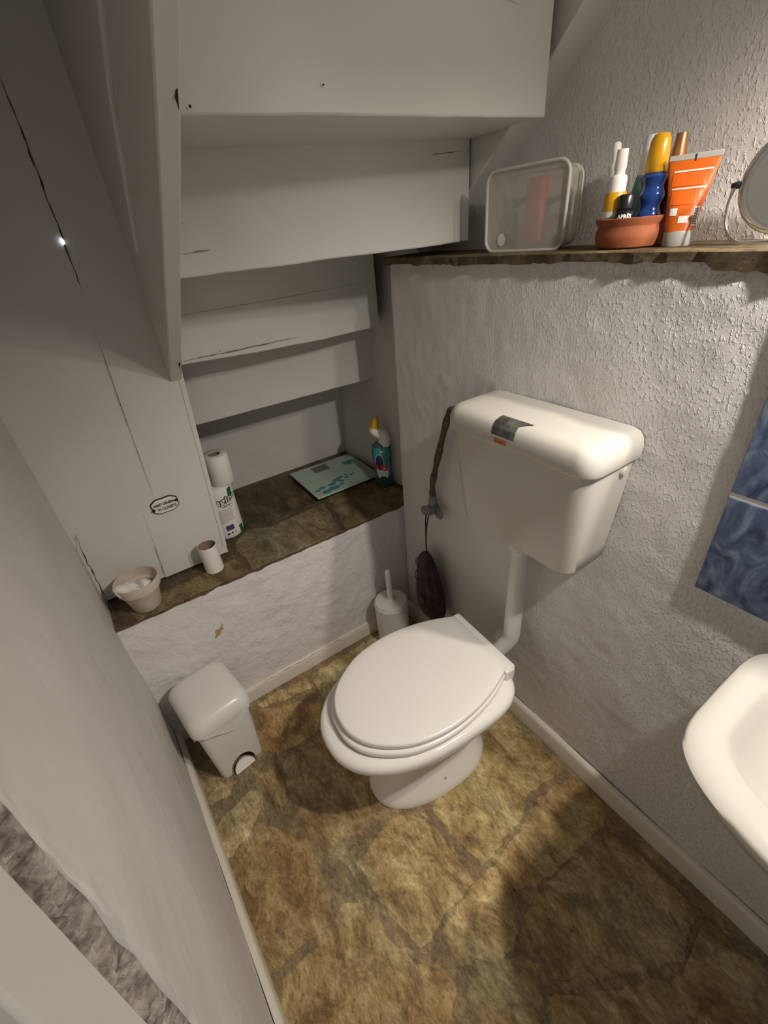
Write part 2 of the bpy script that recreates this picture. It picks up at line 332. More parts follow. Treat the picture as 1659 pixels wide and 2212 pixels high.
# floor: mortar bed with raised flat stones
STONES = [
    [(-0.991, -0.178), (-0.971, -0.279), (-0.92, -0.283), (-0.885, -0.261), (-0.928, -0.215)],
    [(-0.999, -0.36), (-0.951, -0.347), (-0.859, -0.318), (-0.839, -0.358), (-0.852, -0.385), (-0.915, -0.43), (-0.959, -0.455), (-0.981, -0.444), (-0.991, -0.411)],
    [(-0.811, -0.299), (-0.764, -0.293), (-0.77, -0.345), (-0.773, -0.413), (-0.786, -0.416), (-0.8, -0.402), (-0.81, -0.355)],
    [(-0.739, -0.301), (-0.697, -0.29), (-0.592, -0.302), (-0.519, -0.466), (-0.532, -0.585), (-0.556, -0.603), (-0.613, -0.601), (-0.637, -0.621), (-0.715, -0.591), (-0.76, -0.524), (-0.755, -0.466), (-0.753, -0.383)],
    [(-0.749, -0.068), (-0.654, -0.101), (-0.576, -0.147), (-0.536, -0.196), (-0.582, -0.27), (-0.675, -0.269), (-0.735, -0.261), (-0.764, -0.225), (-0.76, -0.166)],
    [(-0.725, -0.038), (-0.667, -0.032), (-0.546, -0.053), (-0.527, -0.092), (-0.545, -0.097), (-0.657, -0.076), (-0.706, -0.061)],
    [(-0.506, -0.049), (-0.42, -0.048), (-0.251, -0.042), (-0.179, -0.052), (-0.24, -0.216), (-0.518, -0.174)],
    [(-0.93, -0.473), (-0.864, -0.432), (-0.808, -0.5), (-0.763, -0.564), (-0.781, -0.6), (-0.79, -0.649), (-0.79, -0.716), (-0.822, -0.745), (-0.897, -0.735), (-0.946, -0.745), (-0.975, -0.735), (-0.982, -0.718), (-0.982, -0.655), (-0.98, -0.537), (-0.965, -0.493)],
    [(-0.766, -0.736), (-0.725, -0.757), (-0.706, -0.808), (-0.695, -0.88), (-0.666, -0.940), (-0.635, -0.969), (-0.624, -1.002), (-0.673, -1.041), (-0.80, -1.10), (-.965, -1.0), (-0.965, -0.820), (-0.94, -0.776), (-0.831, -0.768)],
    [(-0.681, -0.686), (-0.548, -0.648), (-0.497, -0.669), (-0.457, -0.736), (-0.461, -0.885), (-0.479, -0.89), (-0.563, -0.895), (-0.643, -0.91), (-0.652, -0.896), (-0.658, -0.835), (-0.674, -0.767)],
    [(-0.429, -0.698), (-0.41, -0.878), (-0.243, -0.864), (-0.181, -0.828), (-0.031, -0.85), (-0.044, -0.695), (-0.03, -0.588), (-0.14, -0.544), (-0.296, -0.611)],
    [(-0.399, -0.900), (-0.255, -0.884), (-0.175, -0.861), (-0.047, -0.877), (-0.029, -0.971), (-0.068, -1.008), (-0.33, -0.99), (-0.362, -0.974), (-0.395, -0.961), (-0.386, -0.924)],
    [(-0.579, -0.92), (-0.473, -0.905), (-0.415, -0.899), (-0.395, -0.943), (-0.415, -0.983), (-0.433, -1.023), (-0.471, -1.038), (-0.517, -1.028), (-0.548, -0.997), (-0.563, -0.999), (-0.588, -0.986)],
    [(-0.326, -1.01), (-0.246, -1.013), (-0.077, -1.035), (-0.06, -1.131), (-0.061, -1.236), (-0.175, -1.269), (-0.334, -1.19), (-0.425, -1.125), (-0.425, -1.060), (-.40, -1.02)],
    [(-0.56, -1.023), (-0.476, -1.053), (-0.45, -1.088), (-0.513, -1.152), (-0.605, -1.088), (-0.604, -1.032)],
    [(-0.459, -1.14), (-0.349, -1.21), (-0.188, -1.294), (-0.058, -1.262), (-0.063, -1.327), (-0.06, -1.391), (-0.207, -1.447), (-0.544, -1.214)],
    [(-.12, -.05), (-.03, -.05), (-.03, -.30), (-.16, -.36), (-.22, -.24)],
    [(-.95, -.06), (-.80, -.05), (-.79, -.17), (-.86, -.22), (-.95, -.15)],
    [(-.55, -.22), (-.25, -.24), (-.17, -.38), (-.10, -.52), (-.30, -.59), (-.49, -.45)],
]
TONES = [(1.05, .95, .85), (1.1, 1.05, .95), (.95, .85, .7), (.85, .78, .68), (1, .88, .72), (1.15, 1.15, 1.05), (1.2, 1.25, 1.15), (.88, .80, .68),
         (.95, .88, .74), (1.12, 1.08, .95), (1.05, 1.02, .85), (1.1, 1.0, .84), (1.15, 1.05, .88), (.9, .85, .75), (.95, .9, .8), (.9, .85, .75), (.9, .8, .7), (.75, .65, .55), (.7, .6, .5)]
def paving(polys, tones, base, z0, h, jit=.004, seed=3, inset=.006, grow=0):
    """base grid coloured as mortar + bevelled irregular slabs; returns (G, tone list)"""
    rnd = random.Random(seed); g = G(); tones_v = []
    g.add(base.v, base.f); tones_v += [(.9, .85, .76, .16)]*len(base.v)
    for poly, tn in zip(polys, tones):
        pts = []
        n = len(poly)
        for i in range(n):
            a, b = Vector(poly[i]), Vector(poly[(i+1) % n]); k = max(1, int((b-a).length/.015))
            for j in range(k):
                q = a.lerp(b, j/k); d = (b-a).normalized(); nn = Vector((-d.y, d.x))
                pts.append(q+nn*rnd.uniform(-jit, jit))
        c = sum(pts, Vector((0, 0)))/len(pts)
        def ins(q, t): return q+(c-q).normalized()*(t-grow)
        rings = []
        for t, zz in ((0, z0-.002), (0, z0+h*.35), (inset, z0+h)):
            rings.append([(ins(q, t).x, ins(q, t).y, zz) for q in pts])
        m = len(pts); o = g.add([p for r in rings for p in r]+[(c.x, c.y, z0+h*1.05)], [])
        for i in range(2):
            for j in range(m): g.f.append((o+i*m+j, o+i*m+(j+1) % m, o+(i+1)*m+(j+1) % m, o+(i+1)*m+j))
        for j in range(m): g.f.append((o+2*m+j, o+2*m+(j+1) % m, o+3*m))
        tones_v += [(*tn, .1)]*m+[(*tn, .55)]*m+[(*tn, 1)]*(m+1)
    return g, tones_v
def set_tone(o, tv):
    a = o.data.color_attributes.new('tone', 'FLOAT_COLOR', 'POINT')
    for i, t in enumerate(tv): a.data[i].color = t
base = G(); base.grid(lambda u, v: (-1.15+1.3*u, -2.0+2.1*v, .0015*nz((u*9, v*14, 0), 3)), 60, 90)
for k in range(14):
    x = -.95+.31*(k % 3)+random.uniform(-.01, .01); y = -1.32-.26*(k//3)-(.12 if k % 3 == 0 else .2 if k % 3 == 2 else .1)
    STONES.append([(x+.14*math.cos(a)+random.uniform(-.02, .02), y+.115*math.sin(a)+random.uniform(-.02, .02)) for a in [6.283*i/7+.2 for i in range(7)]]); TONES.append((.8, .7, .6))
g, tv = paving(STONES, TONES, base, -.0005, .0035, .005, grow=.006)
fl = struct('floor', g, 'floor', fixn=False, smooth=25); set_tone(fl, tv)

def wall_grid(fn, nu, nv):
    g = G(); g.grid(fn, nu, nv); return g
# left wall: plaster, with a rough broken edge beside the door frame; a soft inner corner where it meets the boarding
def edge_y(z): return -.935-.17*(1.108-z)
def left_fn(u, v):
    z = 2.3*v; ye = edge_y(z); y = .16+(ye-.16)*(u**.9)
    x = LW(y)+.004*nz((y, z, 0), 5)
    d = y-ye
    if d < .075:
        t = 1-d/.075; x -= .14*max(0, t-.38); x += .010*t*nz((y*1.0, z*.55, 3), 48)+.006*t*nz((y, z, 9), 120)
    return (x, y, z)
struct('wall_left', wall_grid(left_fn, 220, 230), 'plaster_smooth', fixn=False)
for f in bpy.data.objects['wall_left'].data.polygons: pass
# outer thickness of the left wall so that it is a solid wall, not a sheet
struct('wall_left_core', G().box((-1.16, -1.15, 0), (-1.075, .70, 2.3)), 'plaster_smooth')

# back low wall under the ledge (lumpy painted stone)
def low_fn(u, v):
    x = -1.03+1.05*u; z = .556*v
    return (x, .004*nz((x, 0, z), 9)+.0017*nz((x, 2, z), 28)-.006*math.sin(v*3.1), z)
struct('wall_back', wall_grid(low_fn, 230, 120), 'plaster_lumpy')
struct('wall_niche', G().box((-1.1, .575, .54), (.16, .62, 2.3)), 'plaster_smooth')
def niche_r(u, v):
    y = -.03+.615*u; z = .55+.85*v
    return (.088+.05*v*u+.045*max(0, v-.55)+.005*nz((0, y, z), 6), y, z)
struct('wall_niche_side', wall_grid(niche_r, 60, 80), 'plaster_smooth')
# right wall, lower block with rounded corner into the niche, then the recessed upper wall
def right_fn(u, v):
    z = 1.370*v; y1 = -.030+.028*(1-v)
    s = u*.09
    # path: from inside the niche round the corner, then along the wall
    if u < .08:
        t = u/.08; a = t*math.pi/2; R = .018
        x = R-R*math.sin(a)+.07*(1-t)**2*0; y = y1-R+R*math.cos(a)
        x = R*(1-math.sin(a)); 
    else:
        t = (u-.08)/.92; y = y1-.018-(2.0)*t; x = 0
    x += .0035*nz((0, y, z), 7)*(1 if u > .08 else u/.08)+.0012*nz((0, y, z), 30)
    if v > .985: x += .003
    return (x, y, z)
g = wall_grid(right_fn, 380, 150)
g.grid(lambda u, v: (.018+.09*u, (-.030+.028*(1-v))+.002*nz((u, v, 0), 8), 1.370*v), 10, 60)
struct('wall_right', g, 'roughcast', fixn=False)
struct('wall_right_upper', wall_grid(lambda u, v: (.160+.006*nz((0, 2*u, v), 4), .05-2.1*u, 1.36+.95*v), 160, 90), 'roughcast')
struct('wall_right_core', G().box((.05, -2.02, 0), (.30, -.08, 1.355)).box((.19, -2.02, 1.3), (.30, .62, 2.3)), 'plaster_smooth')
struct('ceiling', G().box((-1.2, -2.06, 2.3), (.3, .65, 2.34)), 'plaster_smooth')

# baseboards
def board(path, h, t, name):
    """quarter-rounded baseboard following a floor polyline (wall side on the left of the path)"""
    P = [Vector(p) for p in path]; rings = []
    prof = [(0, 0), (t, 0), (t, h-.012), (t*.85, h-.004), (t*.5, h), (0, h)]
    for i, p in enumerate(P):
        d = (P[min(i+1, len(P)-1)]-P[max(i-1, 0)]).normalized(); n = Vector((-d.y, d.x))
        rings.append([(p.x+n.x*a, p.y+n.y*a, b+.001) for a, b in prof])
    g = G(); g.loft(rings); return struct(name, g, 'trim', smooth=50)
board([(-.002+.0015*math.sin(i*1.1), -2.0+i*.1) for i in range(21)], .072, .016, 'baseboard_right')
board([(-.02-.98*i/12, .002+.001*math.sin(i*2)) for i in range(13)], .062, .017, 'baseboard_back')
board([(LW(y)+.001, y) for y in [0-.092*i for i in range(13)]], .060, .016, 'baseboard_left')
# dark dirty line along the top of the back baseboard
g = crack([(-.72, -.013, .066), (-.55, -.012, .066), (-.30, -.013, .0655), (-.19, -.013, .066)], .0035, (0, -1, .2), .004, 5)
o = build('dirt_line', g, 'rust', bpy.data.objects['baseboard_back'], smooth=0)

# rusty stain chipped in the low wall
o = build('stain', mapg(disc(0, 0, .012, .020, 18, .7), lambda x, y, z: (-.755+x+.5*y, -.0075, .385+y)), 'rust', bpy.data.objects['wall_back'], smooth=0)

# door frame and door beside the left wall
fr = struct('trim_1', G().hexa([(-1.03, edge_y(0)-.002, 0), (-.975, edge_y(0)-.002, 0), (-.975, edge_y(0)-.095, 0), (-1.03, edge_y(0)-.095, 0),
                                 (-1.03, edge_y(2.2)-.002, 2.2), (-.975, edge_y(2.2)-.002, 2.2), (-.975, edge_y(2.2)-.057, 2.2), (-1.03, edge_y(2.2)-.057, 2.2)]), 'woodv', bevel=.004)
door = struct('door_1', G().hexa([(-1.05, edge_y(0)-.108, 0), (-.996, edge_y(0)-.108, 0), (-.996, -1.95, 0), (-1.05, -1.95, 0),
                                   (-1.05, edge_y(2.2)-.068, 2.2), (-.996, edge_y(2.2)-.068, 2.2), (-.996, -1.95, 2.2), (-1.05, -1.95, 2.2)]), 'woodv', bevel=.006)
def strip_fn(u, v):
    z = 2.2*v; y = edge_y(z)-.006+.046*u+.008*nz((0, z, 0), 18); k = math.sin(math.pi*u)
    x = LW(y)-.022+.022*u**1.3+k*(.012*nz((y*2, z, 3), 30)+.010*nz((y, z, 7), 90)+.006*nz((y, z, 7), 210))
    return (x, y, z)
g = wall_grid(strip_fn, 26, 700); build('broken_plaster_edge', g, 'shaded_rawplaster', bpy.data.objects['wall_left'], fixn=False, smooth=0)

# ------------------------------------------------------------------ stone ledge and stone shelf
base = G()
NX, NY = 120, 30
def ledge_pt(i, j):
    x = -1.03+1.145*i/NX; y = -.012+.59*j/NY
    e = .006*nz((x, 0, 0), 22)+.003*nz((x, 1, 0), 70)
    if j == 0: y += e
    return (x, y, .561)
top = [[ledge_pt(i, j) for i in range(NX+1)] for j in range(NY+1)]
front = [(p[0], p[1]+.004*abs(nz(p, 60)), .552+.004*nz(p, 40)) for p in top[0]]
low = [(p[0], .004, .540+.005*nz(p, 30, 2)) for p in top[0]]
base.add([p for r in [low, front]+top for p in r], [(r*(NX+1)+i, r*(NX+1)+i+1, (r+1)*(NX+1)+i+1, (r+1)*(NX+1)+i) for r in range(NY+2) for i in range(NX)])
LP = [[(-0.198, 0.229), (-0.159, 0.231), (-0.001, 0.30), (0.07, 0.225), (0.06, 0.041), (0.01, -.012), (-0.171, -.014), (-0.251, -.010), (-0.21, 0.157)],
      [(-0.598, 0.172), (-0.535, 0.228), (-0.458, 0.188), (-0.222, 0.203), (-0.258, 0.033), (-0.262, -.012), (-0.375, -.014), (-0.599, -.012), (-0.594, 0.049), (-0.605, 0.125)],
      [(-0.58, 0.55), (-0.232, 0.535), (-0.20, 0.274), (-0.225, 0.222), (-0.452, 0.205), (-0.535, 0.243), (-.60, .25)],
      [(-0.85, 0.066), (-0.715, 0.078), (-0.626, 0.085), (-0.608, 0.040), (-0.606, -.012), (-0.942, -.014), (-0.960, 0.042), (-0.93, 0.066)],
      [(-.19, .56), (.07, .56), (.07, .25), (-.0, .32), (-.19, .27)]]
g, tv = paving(LP, [(.95, .92, .85), (1.08, 1.1, 1.05), (.5, .45, .42), (1.05, 1.05, .95), (.6, .55, .5)], base, .5605, .004, .003, 8, .004)
o = build('stone_ledge', g, 'ledge', smooth=25, fixn=False); set_tone(o, tv)
tag(o, 'brown slate ledge with dark mortar joints on the low white wall under the stairs', 'ledge')
base = G(); NX = 150
def sh_z(y): return 1.3845+.0015*math.sin(y*7)
rows = [[], [], [], [], []]
for i in range(NX+1):
    y = -.035-1.96*i/NX; e = .009*nz((0, y, 0), 18)+.007*nz((0, y, 3), 60)
    th = .012+.009*(.5+nz((0, y, 5), 7))+.005*nz((0, y, 8), 45)+(.006 if y < -.86 else 0)
    rows[0].append((.012, y, sh_z(y)-th-.002)); rows[1].append((-.010+e, y, sh_z(y)-th)); rows[2].append((-.013+e, y, sh_z(y)-.002))
    rows[3].append((-.008+e, y, sh_z(y))); rows[4].append((.175, y, sh_z(y)))
base.add([p for r in rows for p in r], [(r*(NX+1)+i, r*(NX+1)+i+1, (r+1)*(NX+1)+i+1, (r+1)*(NX+1)+i) for r in range(4) for i in range(NX)])
base.add([rows[r][0] for r in range(5)], [(0, 1, 2, 3, 4)])
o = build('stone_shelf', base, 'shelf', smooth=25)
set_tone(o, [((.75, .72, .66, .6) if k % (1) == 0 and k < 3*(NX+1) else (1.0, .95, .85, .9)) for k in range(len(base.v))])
tag(o, 'long narrow slate shelf with ragged edge along the right wall above the toilet', 'shelf')

# ------------------------------------------------------------------ staircase seen from below
st = thing('staircase', 'white painted wooden staircase seen from underneath, filling the top of the photo', 'staircase', (-.27, .57, .56))
SO = Vector(st.location)
def sbuild(name, g, mat='wood', **k):
    return build(name, mapg(g, lambda x, y, z: (x-SO.x, y-SO.y, z-SO.z)), mat, st, **k)
# riser bottoms: left end, right end (x,y,z)
E = [((-.60, -.735, 1.80), (.085, -.76, 1.81)),
     ((-.60, -.486, 1.588), (.060, -.492, 1.597)),
     ((-.60, -.225, 1.404), (.078, -.275, 1.407)),
     ((-.60, .067, 1.198), (.060, .129, 1.176)),
     ((-.60, .262, .974), (.128, .268, .966)),
     ((-.63, .56, .72), (.13, .56, .72))]
risers = []
for i in range(1, 5):
    (lx, ly, lz), (rx, ry, rz) = E[i]
    hz = (E[i-1][0][2]-lz if i > 0 else .25)
    hz += .022
    if i == 1: hz = .62
    t = .022; rr = []
    n = 24
    def rp(u, dy, top):
        y = ly+(ry-ly)*u; x = lx+(rx-lx)*u
        zb = lz+(rz-lz)*u+.0016*nz((x, i, 0), 9)+.0008*nz((x, i, 0), 40)
        if i == 3: zb -= .006*math.sin(math.pi*min(1, u*1.05))*(1 if u > .3 else u/.3)
        return (x, y+dy+(.002*nz((x, i, 1), 4)), zb if not top else lz+hz+.004)
    rings = [[rp(k/n, 0, False), rp(k/n, t, False), rp(k/n, t, True), rp(k/n, 0, True)] for k in range(n+1)]
    g = G(); g.loft(rings); risers.append(sbuild('riser', g, bevel=.003, seg=2, smooth=50))
for i in range(1, 5):
    (lx, ly, lz), (rx, ry, rz) = E[i]
    (ax, ay, az), (bx, by, bz) = E[i+1]
    if i == 4: ay = by = .58
    g = G(); dz = .003
    g.hexa([(lx, ly+.006, lz+dz), (rx, ry+.006, rz+dz), (max(rx, bx), by+.01, rz+dz), (lx, ay+.01, lz+dz),
            (lx, ly+.006, lz+.03), (rx, ry+.006, rz+.03), (max(rx, bx), by+.01, rz+.03), (lx, ay+.01, lz+.03)])
    sbuild('tread', g, bevel=.002)
# stringers
def stringer(x0, x1, pts, up):
    """pts: lower edge (y,z) polyline; plank height 'up' perpendicular to it"""
    g = G(); rings = []
    for y, z in pts:
        rings.append([(x0, y, z), (x1, y, z), (x1, y+.0, z+up), (x0, y+.0, z+up)])
    g.loft(rings); return g
ls = sbuild('stringer', stringer(-.628, -.598, [(-.80, 1.802), (-.589, 1.654), (-.40, 1.522), (-.215, 1.396), (0.0, 1.243), (.125, 1.150)], .20), 'woodv', bevel=.003)
build('nosing_strip', mapg(stringer(-.634, -.624, [(-.62, 1.87), (-.386, 1.705), (-.27, 1.64), (-.136, 1.525), (-.05, 1.452)], .018), lambda x, y, z: (x-SO.x, y-SO.y, z-SO.z)), 'woodv', ls, bevel=.003)
rs = sbuild('stringer', stringer(.085, .165, [(-.80, 1.965), (-.54, 1.742), (-.38, 1.598), (-.18, 1.436), (-.145, 1.405)], .34), bevel=.003)
sbuild('side_panel', G().hexa([(-.624, -.62, 1.74), (-.604, -.62, 1.74), (-.604, .13, 1.25), (-.624, .13, 1.25), (-.624, -.62, 2.3), (-.604, -.62, 2.3), (-.604, .13, 2.3), (-.624, .13, 2.3)]), 'woodv')
# mortise gaps where the risers meet the left stringer
for g in (crack([(-.603, -.535, 1.628), (-.603, -.500, 1.590)], .004, (-.2, -1, -.8), .0035, 4), crack([(-.611, -.245, 1.430), (-.608, -.222, 1.405)], .004, (-.2, -1, -.8), .0035, 5),
          crack([(-.607, .04, 1.225), (-.602, .06, 1.190)], .009, (-.2, -1, -.8), .0035, 6)):
    sbuild('mortise_gap', g, 'dark', smooth=0)
# hairline cracks in the risers
for g in (crack([(-.50, -.488, 1.735), (-.33, -.488, 1.748), (-.22, -.489, 1.738), (-.10, -.490, 1.742), (.0, -.491, 1.727)], .0012, (0, -1, 0), .003, 7),
          crack([(-.59, -.228, 1.489), (-.555, -.228, 1.490)], .002, (0, -1, 0), .003, 8), crack([(-.592, -.226, 1.443), (-.53, -.230, 1.445)], .0022, (0, -1, 0), .003, 9),
          crack([(-.585, .068, 1.313), (-.3, .09, 1.312), (.04, .126, 1.316)], .0014, (0, -1, 0), .003, 10),
          crack([(-.03, -.268, 1.575), (.06, -.275, 1.580)], .0022, (0, -1, 0), .003, 11), crack([(.066, -.276, 1.592), (.069, -.276, 1.574)], .003, (0, -1, 0), .003, 12),
          crack([(-.595, .0655, 1.208), (-.45, .078, 1.206), (-.25, .098, 1.203)], .003, (0, -1, 0), .003, 13)):
    sbuild('crack', g, 'printgrey', smooth=0)
for nx_, ny_, nz_, r_ in ((-.398, -.4915, 1.622, .0014), (-.585, -.4905, 1.595, .0018), (-.49, .071, 1.213, .0014)):
    sbuild('nail_head', mapg(disc(0, 0, r_, r_, 8), lambda x, y, z: (nx_+x, ny_, nz_+y)), 'dark', smooth=0)

# boarding to the left of the stairs, standing on the ledge
bp = thing('board_partition', 'white painted vertical boards standing on the left end of the stone ledge', 'panel', (-.8, .125, .57))
BO = Vector(bp.location)
def bbuild(name, g, mat='woodv', **k): return build(name, mapg(g, lambda x, y, z: (x-BO.x, y-BO.y, z-BO.z)), mat, bp, **k)
def bd(xa, xb, xc, xd, z0, z1, dy=0, zb=None, n=14):
    """board between x=xa..xb at the bottom and xc..xd at the top, ragged foot"""
    rings = []
    for k in range(n+1):
        u = k/n; x0 = xa+(xb-xa)*u; x1 = xc+(xd-xc)*u
        zz = z0+.004*nz((x0, 0, 0), 40)
        rings.append([(x0, .125+dy, zz), (x0, .147+dy, zz), (x1, .147+dy, z1), (x1, .125+dy, z1)])
    g = G(); g.loft(rings); return g
bbuild('board', bd(-1.03, -.70, -1.06, -.66, .574, 2.3, .0016), bevel=.001)
SEAM = [(.572, -.8365), (.70, -.828), (.805, -.822), (.808, -.780), (.87, -.776), (1.139, -.7635), (1.288, -.755), (1.397, -.746), (1.505, -.743), (1.752, -.739), (2.3, -.73)]
REDGE = lambda z: -.6305+(z-.572)*(.0385/.643) if z < 1.215 else -.590
g = G(); g.loft([[(x, .125, z+(.004*nz((x, 0, 0), 40) if z < .6 else 0)), (REDGE(z), .125, z), (REDGE(z), .147, z), (x, .147, z)] for z, x in SEAM])
bbuild('board', g, bevel=.002)
bbuild('batten', bd(-.641, -.629, -.604, -.590, .60, 1.205, -.003), bevel=.002)
for g in (crack([(-.739, .1255, 1.752), (-.741, .1255, 1.60), (-.743, .1255, 1.505), (-.745, .1255, 1.45), (-.746, .1255, 1.397)], .0038, (0, -1, 0), .0025, 21),
                      crack([(-.755, .124, 1.288), (-.7635, .124, 1.139), (-.776, .124, .87)], .0014, (0, -1, 0), .0025, 22),
                      crack([(-.828, .124, .70), (-.834, .124, .60), (-.8365, .124, .578)], .0022, (0, -1, 0), .0025, 23)):
    bbuild('crack', g, 'hose', smooth=0)
bbuild('light_gap', mapg(disc(0, 0, .0035, .006, 12, .3), lambda x, y, z: (-.7455+x, .1220, 1.487+y)), 'daylight', smooth=0)
# dark split in the plaster corner left of the flower pot
build('crack', crack([(-1.006, .128, .82), (-1.010, .10, .76), (-1.008, .075, .69), (-1.006, .045, .62), (-1.002, .02, .59)], .012, (1, -.3, 0), .014, 31), 'hose', bpy.data.objects['wall_left'], smooth=0)

# oval enamel sign on the boards
sg = thing('enamel_sign', 'small oval white enamel sign with black lettering screwed to the white boards', 'sign', (-.757, .1215, .815), 0)
def plate(sx, sy, n=40):
    r = []
    for i in range(n):
        a = 2*math.pi*i/n; c, s = math.cos(a), math.sin(a)
        rad = 1+.05*abs(math.sin(2*a))*(1)-.05*abs(math.cos(4*a))
        r.append((sx*rad*math.copysign(abs(c)**.8, c), sy*rad*math.copysign(abs(s)**.75, s)))
    return r
def sgr(sx, sy, z0, z1):
    g = G(); g.loft([[(x, z0, y) for x, y in plate(sx, sy)], [(x*.97, z1, y*.97) for x, y in plate(sx, sy)]]); return g
build('plate', sgr(.0395, .0255, .003, -.0015), 'print', sg)
build('enamel_face', sgr(.037, .0232, -.0012, -.0022), 'enamel', sg)
t1 = text_geo('ARRÊT GÉNÉRAL', .0108, 0, .78, .0005); t2 = text_geo('W CLOSETS', .0118, 0, .85, .0005)
build('lettering', merge(mapg(t1, lambda x, y, z: (x, -.0026, .0055+y)), mapg(t2, lambda x, y, z: (x+.003, -.0026, -.0095+y))), 'print', sg, smooth=0)
for sxx in (-.0345, .0345):
    build('screw', mapg(G().lathe([(.0052, 0), (.0045, .0018), (.001, .0024)], 14), lambda x, y, z: (sxx+x, -.0022-z, y+(.004 if sxx > 0 else -.006))), 'black', sg)
sg.rotation_euler = (0, math.radians(-1), 0)

# ------------------------------------------------------------------ toilet
tl = thing('toilet_bowl', 'white ceramic toilet bowl with closed lid standing on the stone floor', 'toilet', (-.15, -.583, 0), math.pi-math.radians(3.2))
# local frame: +x = away from the wall (front), z up
def egg(ub, uf, hw, n=56, p=2.25, wide=.42, flat=0):
    L = uf-ub; cx = ub+L*wide; out = []
    for i in range(n):
        a = 2*math.pi*i/n; c, s = math.cos(a), math.sin(a)
        rx = (uf-cx) if c > 0 else (cx-ub)
        pw = 2/p if c > 0 else 2/(p+flat)
        out.append((cx+rx*math.copysign(abs(c)**pw, c), hw*math.copysign(abs(s)**pw, s)))
    return out
R_ = []
for z, ub, uf, hw, fl_ in [(0, .005, .400, .119, 0), (.012, .003, .402, .120, 0), (.028, .009, .393, .114, 0), (.07, .028, .364, .094, 0), (.12, .035, .350, .078, 0), (.165, .03, .352, .080, 0),
                      (.205, .015, .372, .095, .2), (.245, .0, .408, .122, .5), (.285, -.01, .448, .152, .8), (.315, -.02, .474, .171, 1), (.335, -.025, .488, .178, 1.2),
                      (.352, -.03, .498, .186, 1.5), (.368, -.03, .500, .187, 1.5), (.378, -.027, .496, .184, 1.5), (.384, -.02, .486, .176, 1.5), (.385, .0, .465, .160, 1.5)]:
    R_.append([(x, y, z) for x, y in egg(ub, uf, hw, flat=fl_)])
g = G(); g.loft(R_, True, False)
# inner bowl
inner = [(.384, .03, .455, .150), (.36, .06, .44, .138), (.30, .09, .41, .115), (.24, .13, .36, .08), (.21, .18, .30, .05)]
g.loft([R_[-1]]+[[(x, y, z) for x, y in egg(ub, uf, hw)] for z, ub, uf, hw in inner], False, True)
build('bowl', g, 'ceramic', tl, smooth=60)
def lid_outline(off=0, front=.452, n=64):
    prof = [(0, .113), (.05, .136), (.10, .153), (.15, .164), (.20, .1695), (.25, .1685), (.30, .160), (.34, .147), (.38, .124), (.41, .100), (.43, .076), (.444, .048), (.4505, .024), (.452, 0)]
    k = front/.452
    pts = [(x*k if x > 0 else x, wv+off*(1 if x > .02 else .3)) for x, wv in prof]
    up = spline([(x, y, 0) for x, y in pts], 3)
    L = [(p.x+(off if p.x > .2 else off*p.x/.2), max(p.y, 0)) for p in up]
    return L+[(x, -y) for x, y in reversed(L[:-1])]
def slab(outl, z0, z1, r, dome=0):
    """rounded flat slab from outline; r = edge rounding"""
    cx = .2
    def sc(d, z): 
        out = []
        for x, y in outl:
            vx, vy = x-cx, y; l = math.hypot(vx, vy); f = max(0, (l-d)/l); out.append((cx+vx*f, vy*f, z))
        return out
    rings = [sc(r*.9, z0), sc(r*.25, z0+r*.25), sc(0, z0+r), sc(0, z1-r), sc(r*.3, z1-r*.3), sc(r, z1)]
    if dome: rings += [sc(.03, z1+dome*.5), sc(.07, z1+dome*.85), sc(.12, z1+dome)]
    g = G(); g.loft(rings); return g
build('seat_ring', slab(lid_outline(.004, .458), .389, .409, .007), 'seat', tl, smooth=50)
build('lid', slab(lid_outline(0), .412, .431, .006, .003), 'seat', tl, smooth=50)
hg = build('hinge', G().box((-.024, -.122, .396), (.004, .122, .424)), 'seat', tl, bevel=.006, seg=3)
for s_ in (1, -1):
    build('hinge_cap', G().box((-.020, min(s_*.104, s_*.126), .376), (.012, max(s_*.104, s_*.126), .420)), 'seat', hg, bevel=.006, seg=3)
for sgn in (1,):
    build('floor_screw', mapg(G().lathe([(.006, 0), (.006, .003), (.004, .005)], 14), lambda x, y, z: (.205+x, .100+z*.6, .050+y)), 'greyp', tl)

# cistern on the wall
cs = thing('toilet_cistern', 'ivory plastic toilet cistern mounted on the right wall above the toilet bowl', 'cistern', (0, -.64, .785))
def crect(x0, x1, y0, y1, r, n=6):
    out = []
    for (cx, cy, a0) in ((x1-r, y1-r, 0), (x0+.002, y1, math.pi/2), (x0+.002, y0, math.pi), (x0+r, y0+r, math.pi), (x1, y0, 0)):
        pass
    # wall side square (x=x1), room side rounded (x=x0)
    pts = [(x1, y1), (x1, y0)]
    for k in range(n+1):
        a = -math.pi/2-k/n*math.pi/2; pts.append((x0+r+r*math.cos(a), y0+r+r*math.sin(a)))
    for k in range(n+1):
        a = math.pi-k/n*math.pi/2; pts.append((x0+r+r*math.cos(a), y1-r+r*math.sin(a)))
    return pts
def cring(dx, ya, yb, z, r): return [(x, y+.64, z-.785) for x, y in crect(-dx, -.002, ya, yb, r)]
cb = G(); cb.loft([cring(.112, -.794, -.478, .786, .03), cring(.120, -.799, -.472, .790, .034), cring(.126, -.804, -.468, .83, .035), cring(.139, -.815, -.460, .95, .034), cring(.149, -.823, -.455, 1.052, .033)])
build('tank', cb, 'cistern', cs, smooth=45)
